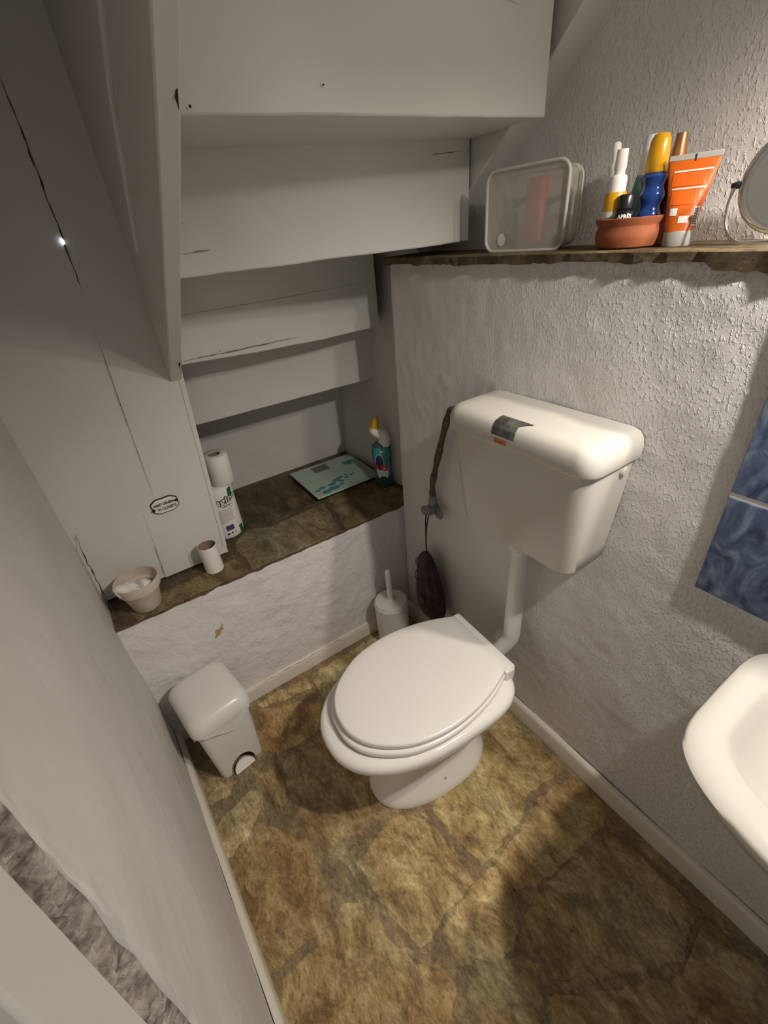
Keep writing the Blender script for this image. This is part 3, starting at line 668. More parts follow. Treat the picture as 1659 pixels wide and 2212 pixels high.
cl = G(); cl.loft([cring(.153, -.832, -.448, 1.046, .034), cring(.155, -.834, -.446, 1.050, .036), cring(.155, -.834, -.446, 1.072, .036), cring(.151, -.830, -.450, 1.087, .036), cring(.143, -.822, -.458, 1.097, .034), cring(.130, -.809, -.471, 1.101, .028), cring(.10, -.78, -.50, 1.102, .02)])
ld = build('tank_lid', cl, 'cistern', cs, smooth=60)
build('side_screw', mapg(G().lathe([(.011, 0), (.011, .003), (.009, .006), (.004, .007)], 20), lambda x, y, z: (-.030+x, -.181-z, .238+y)), 'cistern', cs)
# flush plate sticker bent over the lid edge, and a small orange sticker below
def over(yy, s):
    """s: distance along lid section from the front lower edge (x,z)"""
    prof = [(-.1558, 1.052), (-.1558, 1.072), (-.152, 1.088), (-.1435, 1.0985), (-.130, 1.1026), (-.115, 1.1030), (-.095, 1.1032)]
    acc = 0
    for a, b in zip(prof[:-1], prof[1:]):
        l = math.hypot(b[0]-a[0], b[1]-a[1])
        if s <= acc+l or b == prof[-1]:
            t = (s-acc)/l; return (a[0]+(b[0]-a[0])*t, yy+.64, a[1]+(b[1]-a[1])*t-.785)
        acc += l
SP = lambda u, v, y0, y1, s0, s1: over(y0+(y1-y0)*u, s0+(s1-s0)*v)
g = G(); g.grid(lambda u, v: over(-.598-(.060+.022*max(0, v-.62)/.38)*u, .020+.052*v), 14, 16)
build('flush_sticker', g, 'sticker_grey', ld, smooth=60)
g = G(); g.grid(lambda u, v: tuple(Vector(over(-.606-.033*u, .0035+.0105*v))), 6, 4)
build('orange_sticker', mapg(g, lambda x, y, z: (x-.0003, y, z)), 'sticker_orange', ld, smooth=60)
tg = text_geo('Lamaghini', .0062, 0, 1, .0002)
build('sticker_lettering', mapg(tg, lambda x, y, z: tuple(Vector(over(-.6225-x, .0088+y))+Vector((-.0008, 0, 0)))), 'red', ld, smooth=0)

# flush pipe
fp = thing('flush_pipe', 'white plastic flush pipe running down from the cistern to the toilet bowl', 'pipe', (-.07, -.632, .785))
path = spline([(0, 0, .0), (0, 0, -.12), (0, 0, -.28), (.001, .001, -.345), (-.006, .006, -.375), (-.035, .024, -.420), (-.062, .036, -.434)], 6)
build('tube', G().tube(path, .0235, 20), 'pipe', fp, smooth=60)
build('collar', G().lathe([(.030, -.040), (.033, -.036), (.033, -.012), (.029, .002), (.024, .004)], 28), 'pipe', fp, smooth=50)

# water hose and stop valve
sv = thing('water_hose', 'dark old water hose from the cistern side down to a grey metal stop valve', 'hose', (-.03, -.24, .66))
pt = [(-.062+.03, -.452+.24, 1.03-.66), (-.02, -.36+.24, 1.035-.66), (-.012, -.325+.24, .99-.66), (-.005, -.272+.24, .85-.66), (-.003, -.245+.24, .76-.66), (0, -.24+.24, .70-.66)]
build('hose', G().tube(spline(pt, 8), [.0095+.0015*math.sin(k*.9) for k in range(41)], 12), 'hose', sv, smooth=60)
vb = G().lathe([(.013, .018), (.014, .03), (.0125, .045), (.011, .055)], 12)
vb.add(*(lambda q: (q.v, q.f))(mapg(G().lathe([(.010, -.03), (.017, -.028), (.019, -.01), (.018, .0), (.014, .004), (.012, .02)], 12), lambda x, y, z: (.0+z*.9, x, y+.004))))
build('valve_body', vb, 'grey_metal', sv, smooth=45)
build('valve_knob', mapg(G().lathe([(.010, 0), (.0185, .002), (.0195, .010), (.018, .022), (.012, .027), (.005, .028)], 8), lambda x, y, z: (-.006-z*.45+x*.2, .016+z*.9, -.012+y)), 'grey_metal', sv, smooth=30)
build('valve_knob', mapg(G().lathe([(.009, 0), (.021, .002), (.022, .012), (.018, .024), (.010, .027)], 9), lambda x, y, z: (.004-z*.3, -.026+x, -.004+y)), 'grey_metal', sv, smooth=30)

# pouch hanging from the valve
pc = thing('drawstring_pouch', 'dark plum mesh drawstring pouch hanging by its cord from the stop valve', 'bag', (-.056, -.228, .492))
g = G(); rings = []
for k, (z, ry_, rx_, cy) in enumerate([(0, .004, .004, 0), (-.012, .014, .009, .003), (-.028, .026, .012, .006), (-.05, .034, .016, .005), (-.09, .041, .020, .003), (-.14, .049, .026, .0), (-.19, .055, .031, -.003), (-.235, .054, .033, -.008), (-.265, .044, .029, -.014), (-.285, .027, .019, -.022), (-.294, .008, .006, -.028)]):
    n = 48; r = []
    for j in range(n):
        a = 2*math.pi*j/n; f = 1+.16*math.sin(9*a+.6*math.sin(k))*max(0, 1-k/8.5)+.03*math.sin(5*a+k); f *= 1
        r.append((rx_*1.35*f*math.cos(a), cy-.006*k/4+ry_*1.22*f*math.sin(a), z))
    rings.append(r)
g.loft(rings); build('pouch', g, 'bagcloth', pc, smooth=60, sub=1)
build('cord', merge(G().tube(spline([(.010, .002, .175), (.004, .003, .12), (0, 0, .05), (0, 0, 0)], 5), .0022, 8), G().tube(spline([(.012, -.012, .175), (.003, -.006, .12), (0, 0, .05), (.001, 0, 0)], 5), .0022, 8),
                    G().tube(spline([(-.012, .040, -.10), (-.006, .062, -.125), (-.004, .072, -.155), (-.006, .062, -.165), (-.012, .050, -.158)], 5), .0015, 8),
                    G().tube(spline([(-.024, -.030, -.085), (-.026, -.046, -.13), (-.018, -.060, -.19), (-.008, -.070, -.25), (0, -.078, -.29)], 5), .0018, 8)), 'cord', pc, smooth=60)
build('patch', mapg(disc(0, 0, .013, .020, 16, .3), lambda x, y, z: (-.0475+.25*(x-.0)*(-1), -.020+x, -.190+y)), 'bagpatch', pc, smooth=0)
# capped pipe end behind the pouch
o = build('pipe_stub', mapg(G().lathe([(.012, -.02), (.013, 0), (.026, .004), (.028, .012), (.024, .018), (.008, .020)], 24), lambda x, y, z: (-.018-z, -.150+x, .375+y)), 'grey_metal', origin=(-.018, -.15, .375), smooth=40)
tag(o, 'round grey metal pipe cap on the wall, half hidden behind the hanging pouch', 'pipe')
o = build('supply_pipe', G().tube(spline([(-.016, -.322, .235), (-.016, -.324, .18), (-.017, -.326, .10), (-.018, -.33, .0)], 4), .0045, 12), 'copper', origin=(-.018, -.33, 0), smooth=60)
tag(o, 'thin copper coloured pipe rising behind the toilet lid beside the pouch', 'pipe')

# toilet brush
tb = thing('toilet_brush', 'white toilet brush in a round holder in the corner behind the toilet', 'toilet brush', (-.145, -.100, 0))
build('holder', G().lathe([(.060, .0), (.063, .004), (.065, .05), (.066, .19), (.067, .205), (.0675, .21), (.063, .21), (.061, .18), (.058, .02)], 40, cap1=True), 'plastic', tb, smooth=50)
build('cover', G().lathe([(.060, .198), (.0635, .204), (.064, .216), (.061, .2215), (.03, .2235), (.015, .228), (.012, .234)], 40), 'plastic', tb, smooth=50)
build('handle', G().lathe([(.0115, .228), (.0118, .30), (.0125, .355), (.011, .368), (.006, .375), (.001, .3765)], 20), 'plastic', tb, smooth=60)

# ------------------------------------------------------------------ pedal bin
pb = thing('pedal_bin', 'small white plastic pedal bin with a bag liner standing in the left corner', 'bin', (-.860, -.140, 0), math.radians(9))
def rr(hx, hy, r, n=5, cx=0, cy=0):
    out = []
    for (sx, sy, a0) in ((1, 1, 0), (-1, 1, 90), (-1, -1, 180), (1, -1, 270)):
        for k in range(n+1):
            a = math.radians(a0+90*k/n); out.append((cx+sx*(hx-r)+r*math.cos(a), cy+sy*(hy-r)+r*math.sin(a)))
    return out
def rring(hx, hy, r, z, cx=0, cy=0): return [(x, y, z) for x, y in rr(hx, hy, r, cx=cx, cy=cy)]
g = G(); g.loft([rring(.069, .088, .014, 0), rring(.071, .090, .016, .02), rring(.077, .093, .018, .14), rring(.083, .094, .022, .262)])
body = build('body', g, 'plastic', pb, smooth=45)
cut = G(); arch = [(.042*math.cos(a), .068*math.sin(a)**.8 if math.sin(a) > 0 else 0) for a in [math.pi*i/20 for i in range(21)]]
cut.loft([[(x, -.13, z-.004) for x, z in arch], [(x*.97, -.040, z*.95-.004) for x, z in arch]])
cuto = build('cut', cut, 'black', None, smooth=0); cuto.parent = pb
md = body.modifiers.new('b', 'BOOLEAN'); md.operation = 'DIFFERENCE'; md.object = cuto; md.solver = 'EXACT'
bpy.context.view_layer.update(); dg = bpy.context.evaluated_depsgraph_get(); dg.update()
nm = bpy.data.meshes.new_from_object(body.evaluated_get(dg)); body.modifiers.clear(); body.data = nm; nm.name = 'body'
bpy.data.objects.remove(cuto)
# black inner shell inside the arch
ins = G(); rings = []
for yy, k in ((-.0895, .985), (-.045, .93)):
    rings.append([(x*k, yy, max(z*k-.0035, .001)) for x, z in arch])
ins.loft(rings, False, True, closed=False)
build('pedal_housing', ins, 'black', pb, smooth=50)
ped = [(.034*math.cos(a), -.094-.0*math.sin(a)) for a in [0]]
pg = G(); half = [(.034*math.cos(math.pi*i/16), .038*math.sin(math.pi*i/16)) for i in range(17)]
pg.loft([[(x, -.104, z+.004) for x, z in half], [(x, -.096, z+.004) for x, z in half]])
pgo = build('pedal', mapg(pg, lambda x, y, z: (x, y+(.042-z)*-.15+z*.45+.002, z*.55+.002)), 'plastic', pb, bevel=.002)
lg = G(); lg.loft([rring(*q) for q in ((.088, .103, .028, .256), (.0945, .110, .032, .260), (.0945, .110, .032, .270), (.0915, .107, .036, .290), (.082, .097, .038, .306), (.066, .080, .036, .314), (.038, .055, .03, .317))])
build('lid', lg, 'plastic', pb, smooth=60)
def liner(u, v):
    a = u; per = rr(.0885, .1015, .026, 10)
    n = len(per); t = a*n; i = int(t) % n; f = t-int(t); x = per[i][0]*(1-f)+per[(i+1) % n][0]*f; y = per[i][1]*(1-f)+per[(i+1) % n][1]*f
    drop = .010+.006*math.sin(a*40)+.004*math.sin(a*93)
    if y < -.08: drop = .010+.052*max(0, 1-abs(x-.004)/.070)+.004*math.sin(x*190)
    fl = .0015*math.sin(a*160)+.001*math.sin(a*71)
    k = 1+(fl+.004*v)/.09
    return (x*k, y*k, .264-drop*v)
g = G(); g.grid(liner, 220, 6); build('bag_liner', g, 'film', pb, smooth=60, fixn=False)

# ------------------------------------------------------------------ washbasin and tiles
wb = thing('washbasin', 'white ceramic washbasin on the right wall, cut off by the right edge of the photo', 'washbasin', (0, -1.388, .80))
def basin(x0, x1, hy, r, z, bul=0, n=10):
    """D-shaped ring: wall side at x1, room side bulging at x0"""
    pts = []
    m = 60
    for i in range(m):
        a = 2*math.pi*i/m; c, s = math.cos(a), math.sin(a); p = 2/5.4
        cx = (x0+x1)/2; x = cx+(x1-x0)/2*math.copysign(abs(c)**p, c); y = hy*math.copysign(abs(s)**p, s)
        if x < cx: x -= bul*(1-(y/hy)**2)
        pts.append((x, y, z))
    return pts
prof = [(-.16, -.002, .13, -.20, .0), (-.22, -.002, .17, -.16, .01), (-.285, -.002, .225, -.10, .03), (-.312, -.002, .262, -.05, .045), (-.323, -.002, .275, -.018, .05), (-.326, -.002, .279, -.006, .05), (-.321, -.003, .275, .0, .05), (-.305, -.02, .258, .0025, .048),
        (-.283, -.075, .238, .001, .043), (-.275, -.083, .231, -.006, .042), (-.262, -.095, .218, -.035, .038), (-.24, -.115, .19, -.075, .03), (-.20, -.14, .14, -.11, .02), (-.17, -.16, .09, -.12, .01)]
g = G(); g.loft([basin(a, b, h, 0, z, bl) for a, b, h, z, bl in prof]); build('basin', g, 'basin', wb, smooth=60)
build('drain', mapg(G().lathe([(.022, 0), (.022, .003), (.014, .004), (.012, .002)], 24), lambda x, y, z: (-.18+x, y, z-.1205)), 'chrome', wb)
ts = thing('tile_splashback', 'panel of dark blue marbled wall tiles above the washbasin at the right edge', 'tiles', (0, -1.395, .838))
for r in range(3):
    for c in range(4):
        y1 = .405-c*.2025
        build('tile', G().box((-.013, y1-.196, .0+r*.2045), (-.001, y1, (.195 if r < 2 else .115)+r*.2045)), 'tile', ts, bevel=.0015)
build('grout', G().box((-.0115, -.40, .002), (-.001, .4045, .522)), 'grout', ts)

# ------------------------------------------------------------------ things on the ledge
# pale terracotta pot with tissue
fpz = .565
pot = thing('flower_pot', 'small pale terracotta flower pot holding crumpled tissue at the left end of the ledge', 'flower pot', (-.906, .036, fpz))
build('pot', G().lathe([(.036, 0), (.038, .002), (.052, .068), (.0535, .070), (.0585, .071), (.0620, .098), (.0605, .1005), (.0575, .100), (.0545, .070), (.048, .066), (.036, .008), (.002, .007)], 44), 'terra_pale', pot, smooth=40)
tr = thing('crumpled_tissue', 'crumpled white tissue paper roll poking out of the pale flower pot', 'tissue', (-.935, .020, fpz+.071))
g = G(); g.grid(lambda u, v: ((.010+.012*u+.003*math.sin(9*v+5*u))*math.cos(13*u), (.010+.012*u)*math.sin(13*u), (v-.5)*(.055+.006*math.sin(17*u))+.003*math.sin(30*u)), 90, 8)
g = mapg(g, lambda x, y, z: (z*.85-x*.5, -z*.05+y, x*.85+z*.5*-1*-.2+.018))
o = build('roll', g, 'paper', tr, smooth=60, fixn=False); sm = o.modifiers.new('s', 'SOLIDIFY'); sm.thickness = .0008
g = G(); n = 20
g.lathe([(.004, -.018), (.016, -.012), (.024, .0), (.020, .014), (.010, .022), (.002, .024)], n)
g = mapg(g, lambda x, y, z: (.046+x+.006*nz((x, y, z), 60), .006+y+.006*nz((x, y, z), 55, 2), z-.006+.007*nz((x, y, z), 50, 4)))
build('wad', g, 'paper', tr, smooth=30)
# empty core
core = thing('cardboard_tube', 'empty white toilet roll tube standing on the ledge between the pot and the paper rolls', 'cardboard tube', (-.693, .073, fpz))
build('tube', G().lathe([(.0275, 0), (.0285, .001), (.0285, .096), (.0275, .0965), (.0272, .096), (.0272, .004), (.002, .003)], 36), 'paper', core, smooth=40)
build('inner_lining', G().lathe([(.0268, .004), (.0270, .0955)], 36, cap0=False, cap1=False), 'card', core, smooth=60)
# two stacked rolls
kr = thing('wrapped_paper_roll', 'wrapped kitchen roll in white printed film, lower of the two stacked rolls', 'paper roll', (-.591, .264, fpz), 0)
build('wrapped_roll', G().lathe([(.054, 0), (.058, .004), (.0595, .02), (.0595, .18), (.058, .19), (.051, .196), (.02, .198)], 48), 'paper', kr, smooth=50)
RK = .0597; a0 = math.radians(-84)
wf = wrap(RK, a0, .0)
tt = text_geo('Regina', .037, 0, 1.12, .0030); build('logo_outline', mapg(tt, lambda x, y, z: wf(x, y*.95+.153+x*.05, .0002)), 'print', kr, smooth=0)
tt = text_geo('Regina', .037, 0, 1.12, .0004); build('logo', mapg(tt, lambda x, y, z: wf(x, y*.95+.153+x*.05, .0018)), 'white_print', kr, smooth=0)
gg = []
t3 = text_geo('Feel Types', .008, 0, 1, .0003); gg.append(mapg(t3, lambda x, y, z: wf(x+.012, y+.131+x*.1, .0003)))
rnd = random.Random(5)
for li in range(9):
    xx = -.032+rnd.uniform(0, .004)
    while xx < .022:
        l = rnd.uniform(.003, .009); gg.append(mapg(rect(xx, 0, xx+l, .0016, 2), lambda x, y, z, li=li: wf(x, y+.118-li*.0058+x*.08, .0003))); xx += l+.0014
build('small_print', merge(*gg), 'printgrey', kr, smooth=0)
build('barcode', mapg(rect(-.016, .036, .012, .056, 6), lambda x, y, z: wf(x, y, .0003)), 'barcode', kr, smooth=0)
build('symbols', merge(mapg(rect(-.018, .020, -.008, .026, 2), lambda x, y, z: wf(x, y, .0003)), mapg(disc(-.0, .024, .0035, .0035), lambda x, y, z: wf(x, y, .0003)),
      *[mapg(G().tube([(a[0], a[1], 0), (b[0], b[1], 0)], .0005, 5), lambda x, y, z: wf(x, y, z+.0004)) for a, b in (((.008, .020), (.016, .020)), ((.016, .020), (.012, .028)), ((.012, .028), (.008, .020)))]), 'print', kr, smooth=0)
build('green_flash', mapg(rect(.026, .162, .046, .190, 6), lambda x, y, z: wf(x+(y-.176)*.15, y, .0003)), 'green', kr, smooth=0)
build('green_flash', mapg(rect(.032, .0, .052, .030, 6), lambda x, y, z: wf(x+(.03-y)*.1, y+.006, .0003)), 'green', kr, smooth=0)
tr2 = thing('bare_toilet_roll', 'unwrapped white toilet roll, upper of the two stacked rolls', 'paper roll', (-.556, .255, fpz+.1985), 0)
build('paper', G().lathe([(.0185, .100), (.0185, 0), (.038, 0), (.0405, .003), (.0410, .05), (.0405, .104), (.039, .1055), (.020, .1055), (.0185, .100)], 44, cap0=False, cap1=False), 'paper', tr2, smooth=50)
build('core', G().lathe([(.0176, .002), (.0183, .002), (.0183, .1052), (.0172, .1052), (.0172, .002)], 30, cap0=False, cap1=False), 'card', tr2, smooth=50)
build('core_floor', G().lathe([(.0172, .003), (.0005, .0035)], 30), 'card', tr2)
# bathroom scale
sc = thing('bathroom_scale', 'pale green glass bathroom scale with teal leaf print lying on the back of the ledge', 'scale', (-.088, .349, fpz), math.radians(-.5))
Cn = [(-.147, -.140), (.112, -.138), (.180, .135), (-.157, .145)]
Cn = [(-.152, -.142), (.142, -.138), (.150, .138), (-.152, .142)]
def qring(s, z): return [(x*s, y*s, z) for x, y in Cn]
build('glass_plate', G().loft([qring(1, .016), qring(1, .022)]), 'glassgreen', sc, bevel=.003, seg=3)
build('housing', G().loft([qring(.93, .006), qring(.95, .0155)]), 'black', sc, bevel=.002)
for sx_, sy_ in ((-1, -1), (1, -1), (1, 1), (-1, 1)):
    build('foot', G().lathe([(.017, 0), (.018, .006), (.015, .007)], 16, (sx_*.118, sy_*.108, 0)), 'black', sc)
build('display', mapg(rect(-.062, .062, .010, .118, 2), lambda x, y, z: (x, y, .0224)), 'lcd', sc, smooth=0)
rnd = random.Random(12); gl = []
for (x, y, r, f) in [(-.10, -.115, .020, 0), (-.125, -.085, .013, 1), (-.10, -.075, .016, 2), (-.062, -.108, .026, 3), (-.055, -.075, .020, 1), (-.028, -.055, .018, 2), (-.010, -.075, .014, 0), (-.002, -.045, .017, 3),
                     (-.020, -.098, .012, 1), (.022, -.062, .011, 2), (.028, -.040, .009, 0), (.052, -.052, .009, 1), (.066, -.047, .005, 1), (.088, .055, .018, 0), (.110, .066, .017, 1), (.080, .068, .012, 2), (.098, .045, .014, 1)]:
    n = 14
    g = G(); ph = rnd.uniform(0, 6)
    r *= .86; g.add([(x+r*(1+.16*math.sin(3*t+ph))*math.cos(t)*1.15, y+r*.75*(1+.12*math.cos(2*t+ph))*math.sin(t), .0225+.00002*f) for t in [2*math.pi*i/n for i in range(n)]], [tuple(range(n))]); gl.append(g)
build('leaf_print', merge(*gl[:13]), 'teal', sc, smooth=0); build('leaf_print', merge(*gl[13:]), 'teal', sc, smooth=0)
# toilet cleaner bottle
db = thing('toilet_cleaner_bottle', 'toilet cleaner bottle with bent white neck and yellow cap, right end of ledge', 'bottle', (.036, .155, fpz), math.radians(-38))
# local: -y is the label front, x across
def oval(hx, hy, z, cx=0, cy=0, n=36): return [(cx+hx*math.cos(2*math.pi*i/n), cy+hy*math.sin(2*math.pi*i/n), z) for i in range(n)]
build('body', G().loft([oval(.036, .024, 0), oval(.0385, .0265, .005), oval(.039, .027, .03), oval(.034, .024, .055), oval(.036, .0245, .10), oval(.0385, .026, .15), oval(.038, .0255, .175), oval(.033, .0235, .185, .002), oval(.024, .019, .192, .006)]), 'smoke', db, smooth=60)
build('neck', G().tube(spline([(.012, 0, .178), (.014, 0, .200), (.010, 0, .218), (-.006, 0, .228), (-.020, 0, .238), (-.022, 0, .252)], 5), [.024-.0065*k/25 for k in range(26)], 20), 'seat', db, smooth=60)
build('cap', G().tube([(-.022, 0, .240), (-.018, 0, .262), (-.008, 0, .284), (-.003, 0, .292)], [.0175, .0165, .011, .005], 20), 'yellow', db, smooth=60)
def bodyw(x, y, dz=.0006):
    hx = .0388; hy = .0268; a = -math.pi/2+x/hx*1.0
    ks = [(0, 1), (.03, 1), (.055, .885), (.10, .925), (.15, .985), (.18, .93)]
    k = 1
    for (z0, k0), (z1, k1) in zip(ks[:-1], ks[1:]):
        if z0 <= y <= z1: k = k0+(k1-k0)*(y-z0)/(z1-z0)
    return ((hx*k+dz)*math.cos(a), (hy*k+dz)*math.sin(a), y)
build('label_green', mapg((lambda g: g)(G().grid(lambda u, v: ((u-.5)*.075, .050+.125*v+(.010*(1-(2*u-1)**2) if 0 else 0), 0), 20, 16)), lambda x, y, z: bodyw(x, y, .0008)), 'duckgreen', db, smooth=60)
build('label_white', mapg(G().grid(lambda u, v: ((u-.5)*.055*(1-.3*(1-v)**2), .042+.050*v+.012*math.cos((u-.5)*3), 0), 16, 8), lambda x, y, z: bodyw(x, y, .0012)), 'white_print', db, smooth=60)
build('emblem', merge(mapg(G().grid(lambda u, v: (-.010+.019*math.cos(u*6.283)*v, .112+.038*math.sin(u*6.283)*v, 0), 24, 4), lambda x, y, z: bodyw(x, y, .0016))), 'white_print', db, smooth=60)
build('emblem_field', merge(mapg(G().grid(lambda u, v: (-.010+.0165*math.cos(u*6.283)*v, .114+.034*math.sin(u*6.283)*v, 0), 24, 4), lambda x, y, z: bodyw(x, y, .0020))), 'ducknavy', db, smooth=60)
build('brand_lettering', mapg(text_geo('DUCK', .027, 0, .80, .0018), lambda x, y, z: bodyw(x-.004, y+.092-.25*x, .0034)), 'red', db, smooth=0)
build('small_lettering', merge(mapg(text_geo('WC', .011, 0, .9, .0003), lambda x, y, z: bodyw(x+.004, y+.160, .0022))), 'white_print', db, smooth=0)
build('side_print', merge(*[mapg(rect(.046+.002*(k % 2), .06+.021*k, .066, .0612+.021*k, 4), lambda x, y, z: bodyw(x, y, .0012)) for k in range(6)]), 'white_print', db, smooth=0)

# ------------------------------------------------------------------ things on the upper shelf
SZ = 1.386
bx = thing('plastic_storage_box', 'translucent plastic box with red and dark contents, standing on edge on the shelf', 'box', (.080, -.466, SZ), math.radians(6))
# local: -x faces the room, y across, z up
def yz(hy, z0, z1, r, x, n=6):
    return [(x, p, q+(z0+z1)/2) for p, q in rr(hy, (z1-z0)/2, r, n)]
g = G(); g.loft([yz(.091, .001, .141, .018, -.034), yz(.087, .004, .138, .018, .0), yz(.083, .007, .135, .018, .030), yz(.078, .012, .131, .016, .033)])
build('box', g, 'boxplastic', bx, smooth=60)
rimg = G(); P0 = yz(.094, .0, .144, .022, -.036, 8); rimg.tube([Vector(p) for p in P0]+[Vector(P0[0])], .0034, 8)
build('lid_rim', rimg, 'boxrim', bx, smooth=60)
rimg = G()
for xx, s_ in ((.016, .0845), (.034, .080)):
    P0 = yz(s_, .006, .137, .020, xx, 8); rimg.tube([Vector(p) for p in P0]+[Vector(P0[0])], .0028, 8)
build('base_rim', rimg, 'boxrim', bx, smooth=60)
build('round_label', mapg(disc(0, 0, .010, .012, 20), lambda x, y, z: (-.0365, .052+x, .022+y)), 'white_print', bx, smooth=0)
o = build('sponge', G().box((.060, -.50, SZ+.012), (.090, -.455, SZ+.125)), 'pinkstuff', origin=(.075, -.49, SZ+.012), bevel=.008, seg=3)
tag(o, 'pink red sponge seen blurred inside the translucent box', 'sponge')
for k, (y0, z0, l, lab) in enumerate(((-.430, .084, .030, 'dark brush seen at the upper left inside the translucent box'), (-.520, .082, .034, 'dark rod at the upper right inside the translucent box'), (-.520, .052, .028, 'dark rod at middle height right inside the translucent box'))):
    o = build('toiletry', G().tube([(.078, y0+l/2, SZ+z0), (.074, y0-l/2, SZ+z0+.006)], [.007, .005], 12), 'printgrey', origin=(.076, y0, SZ+z0), smooth=60); tag(o, lab, 'toiletry')
o = build('toiletry', G().box((.065, -.42, SZ+.012), (.09, -.398, SZ+.07)), 'printgrey', origin=(.077, -.417, SZ+.012), bevel=.006); tag(o, 'dark case standing at the lower left inside the translucent box', 'toiletry')

tbw = thing('terracotta_bowl', 'red terracotta bowl holding bottles on the stone shelf', 'bowl', (.070, -.693, SZ))
build('bowl', G().lathe([(r*.93, z*.94) for r, z in [(.052, 0), (.058, .003), (.063, .015), (.0635, .025), (.060, .034), (.0605, .036), (.065, .043), (.066, .047), (.0625, .048), (.0575, .040), (.056, .02), (.045, .006), (.002, .005)]], 48), 'terra', tbw, smooth=40)
BZ = SZ+.006
def bottle(name, label, loc, tilt=(0, 0)):
    return thing(name, label, 'bottle', loc, 0, 'bottles in the terracotta bowl', rx=tilt[0], ry=tilt[1])
b = bottle('spray_bottle', 'tall cloudy white spray bottle, leftmost in the terracotta bowl', (.078, -.655, BZ), (-.15, 0))
build('body', G().lathe([(.014, 0), (.0155, .002), (.0155, .085), (.013, .095), (.009, .098)], 24), 'clearish', b, smooth=50)
build('pump', G().lathe([(.0125, .096), (.0125, .118), (.0075, .121), (.0072, .146), (.005, .149)], 20), 'seat', b, smooth=50)
b = bottle('sun_spray_bottle', 'white bottle with yellow band and pump top, in front in the terracotta bowl', (.038, -.672, BZ))
build('body', G().lathe([(.016, 0), (.0175, .002), (.0175, .052)], 28), 'whiteplastic2', b, smooth=50)
build('shoulder', G().lathe([(.0177, .050), (.0177, .070), (.0155, .076), (.012, .077)], 28), 'yellow', b, smooth=50)
build('pump', G().lathe([(.0135, .076), (.0135, .094), (.012, .098), (.0085, .100), (.0082, .106), (.0095, .108), (.0085, .133), (.004, .134)], 24), 'seat', b, smooth=50)
build('label_print', merge(*[mapg(rect(-.012, .040-.0075*k, .011, .0412-.0075*k, 4), lambda x, y, z: wrap(.0176, math.radians(215))(x, y, .0002)) for k in range(5)]), 'printgrey', b, smooth=0)
b = bottle('teal_bottle', 'teal bottle with tall white cap at the back of the terracotta bowl', (.103, -.682, BZ))
build('body', G().lathe([(.018, 0), (.020, .003), (.020, .075), (.0165, .095), (.0145, .098)], 26), 'tealb', b, smooth=50)
build('cap', G().lathe([(.0150, .097), (.0145, .12), (.0125, .146), (.011, .150), (.003, .151)], 24), 'seat', b, smooth=50)
b = bottle('blue_sunscreen_bottle', 'wavy dark blue bottle with tall yellow cap in the terracotta bowl', (.066, -.716, BZ))
def wavy(hx, hy, z): return [(hx*math.cos(a), hy*math.sin(a), z) for a in [2*math.pi*i/32 for i in range(32)]]
build('body', G().loft([wavy(.015, .017, 0)]+[wavy(.0165+.0020*math.sin(k*.95), .0195+.0022*math.sin(k*.95), .003+k*.0042) for k in range(22)]+[wavy(.012, .014, .098)]), 'bluecap', b, smooth=60)
build('cap', G().lathe([(.0125, .096), (.0150, .098), (.0145, .12), (.0130, .138), (.0095, .1455), (.003, .147)], 28, sy=1.1), 'yellow', b, smooth=60)
b = bottle('maroon_bottle', 'dark maroon bottle with copper coloured cap, rightmost at the back of the bowl', (.104, -.727, BZ))
build('body', G().lathe([(.0145, 0), (.016, .003), (.016, .085), (.0125, .093)], 24), 'maroon', b, smooth=50)
build('cap', G().lathe([(.0125, .090), (.0120, .115), (.0085, .142), (.0078, .145), (.002, .146)], 24), 'copper', b, smooth=60)
b = bottle('black_jar', 'small black jar with white lettering at the front of the terracotta bowl', (.030, -.697, BZ))
build('body', G().lathe([(.013, 0), (.0145, .002), (.0145, .048), (.009, .052)], 24), 'black', b, smooth=50)
build('cap', G().lathe([(.0115, .052), (.0118, .070), (.010, .072)], 20), 'black', b, smooth=50)
build('lettering', merge(mapg(text_geo('APRÈS', .0080, 0, .95, .0003), lambda x, y, z: wrap(.0146, math.radians(215))(x, y+.041, .0006))), 'white_print', b, smooth=0)

tu = thing('orange_cream_tube', 'orange cream tube standing on its grey cap at the right of the terracotta bowl', 'tube', (.062, -.776, SZ), math.radians(24))
# local: -x faces the room, y across
g = G(); rings = []
for k in range(9):
    t = k/8; hy = .0195+.0145*t; hx = .0155*(1-t)+.0012
    rings.append([(hx*math.cos(a)+.010*t, hy*math.copysign(abs(math.sin(a))**.8, math.sin(a)), .021+.092*t) for a in [2*math.pi*i/32 for i in range(32)]])
g.loft(rings); build('tube_body', g, 'orange', tu, smooth=60)
build('cap', G().lathe([(.0195, 0), (.0205, .002), (.0205, .019), (.0195, .0215)], 30, sx=.86), 'greyp', tu, smooth=50)
build('crimp', G().box((.0085, -.0345, .1125), (.0115, .0345, .120)), 'greyp', tu, bevel=.0008)
def tsurf(y, z, d=.0006):
    t = (z-.021)/.092; hy = .0195+.0145*t; hx = .0155*(1-t)+.0012
    q = max(0, 1-(abs(y)/hy)**2.5)**.5
    return (-hx*q+.010*t-d, y, z)
def tp(y0, z0, y1, z1, sk=0): 
    g = G(); g.grid(lambda u, v: tsurf(y0+(y1-y0)*u, z0+(z1-z0)*v), 8, 4); return g
for q in ((-.027, .098, .024, .1000), (-.024, .076, .022, .0778)):
    build('printed_line', tp(*q), 'silver', tu, smooth=0)
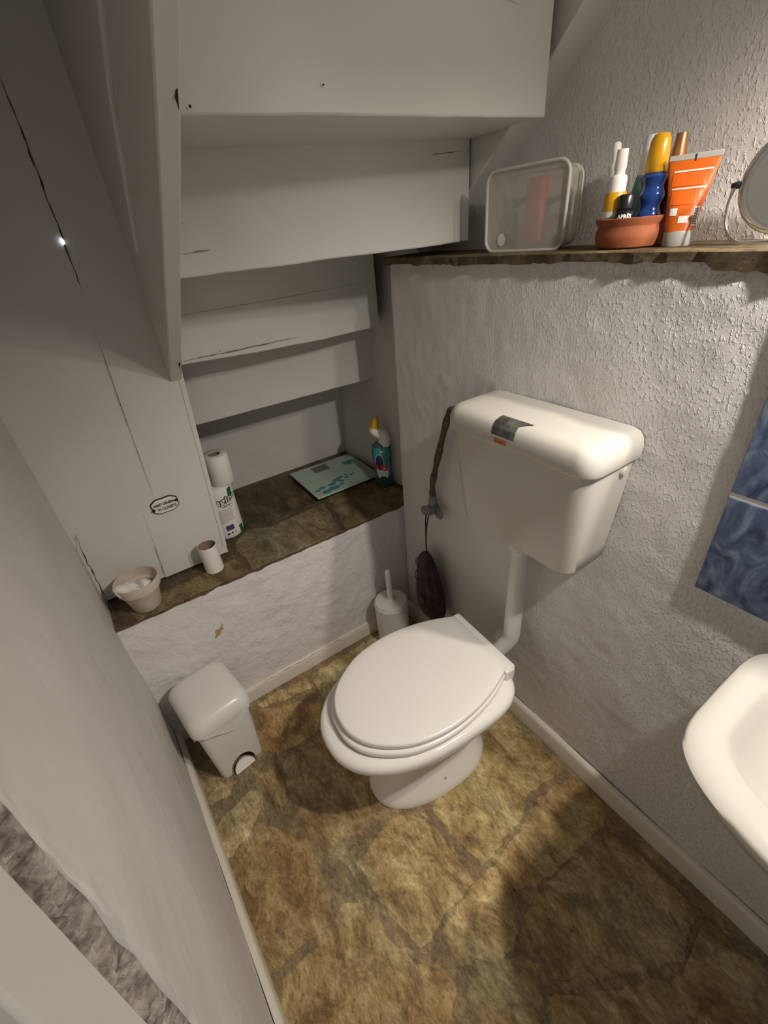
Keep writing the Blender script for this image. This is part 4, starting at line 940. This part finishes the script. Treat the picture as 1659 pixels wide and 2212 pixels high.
for q in ((.008, .042, .018, .052), (-.010, .032, .004, .041), (-.0215, .027, -.0145, .052)):
    build('printed_box', tp(*q), 'silver', tu, smooth=0)
build('barcode', merge(*[mapg(tp(-.0205, .029+.0022*k, -.0155, .0302+.0022*k), lambda x, y, z: (x-.0004, y, z)) for k in range(10)]), 'print', tu, smooth=0)
for q in ((-.024, .080, .024, .096), (-.022, .056, .021, .074)):
    build('dark_panel', tp(*q), 'orangedark', tu, smooth=0)
build('crimp_mark', G().box((.0080, -.0015, .107), (.0084, .0005, .119)), 'print', tu)

mi = thing('shaving_mirror', 'round chrome shaving mirror on a wire stand at the right edge of the shelf', 'mirror', (.062, -.915, SZ), math.radians(22))
# local: -x faces the room
mz = .073
prof = [(.053, -.004), (.0600, -.006), (.0625, -.002), (.0625, .004), (.058, .007), (.02, .008)]
build('frame', mapg(G().lathe([(.0525, .005), (.058, .006), (.0625, .003), (.0635, -.001), (.0625, -.005), (.056, -.008), (.01, -.009)], 56, cap0=False), lambda x, y, z: (-z, x, y+mz)), 'chrome', mi, smooth=60)
build('glass', mapg(G().lathe([(.0535, .0045), (.03, .0046), (.001, .0046)], 48), lambda x, y, z: (-z, x, y+mz)), 'mirror', mi, smooth=60)
W_ = spline([(0, .066, mz+.005), (-.004, .071, mz-.02), (-.010, .066, mz-.05), (-.020, .050, .006), (-.024, .030, .002), (-.025, 0, .002), (-.024, -.030, .002), (-.020, -.050, .006), (-.010, -.066, mz-.05), (-.004, -.071, mz-.02), (0, -.066, mz+.005)], 6)
build('wire_stand', merge(G().tube(W_, .0019, 10), G().tube(spline([(0, .070, mz), (.010, .070, mz-.03), (.020, .060, .01), (.024, .04, .002), (.025, 0, .002), (.024, -.04, .002), (.020, -.060, .01), (.010, -.070, mz-.03), (0, -.070, mz)], 6), .0019, 10)), 'chrome', mi, smooth=60)
for s_ in (1, -1):
    build('pivot', mapg(G().lathe([(.004, 0), (.0045, .004), (.003, .010), (.001, .011)], 12), lambda x, y, z: (x, s_*(.0625+z), y+mz)), 'black', mi, smooth=50)
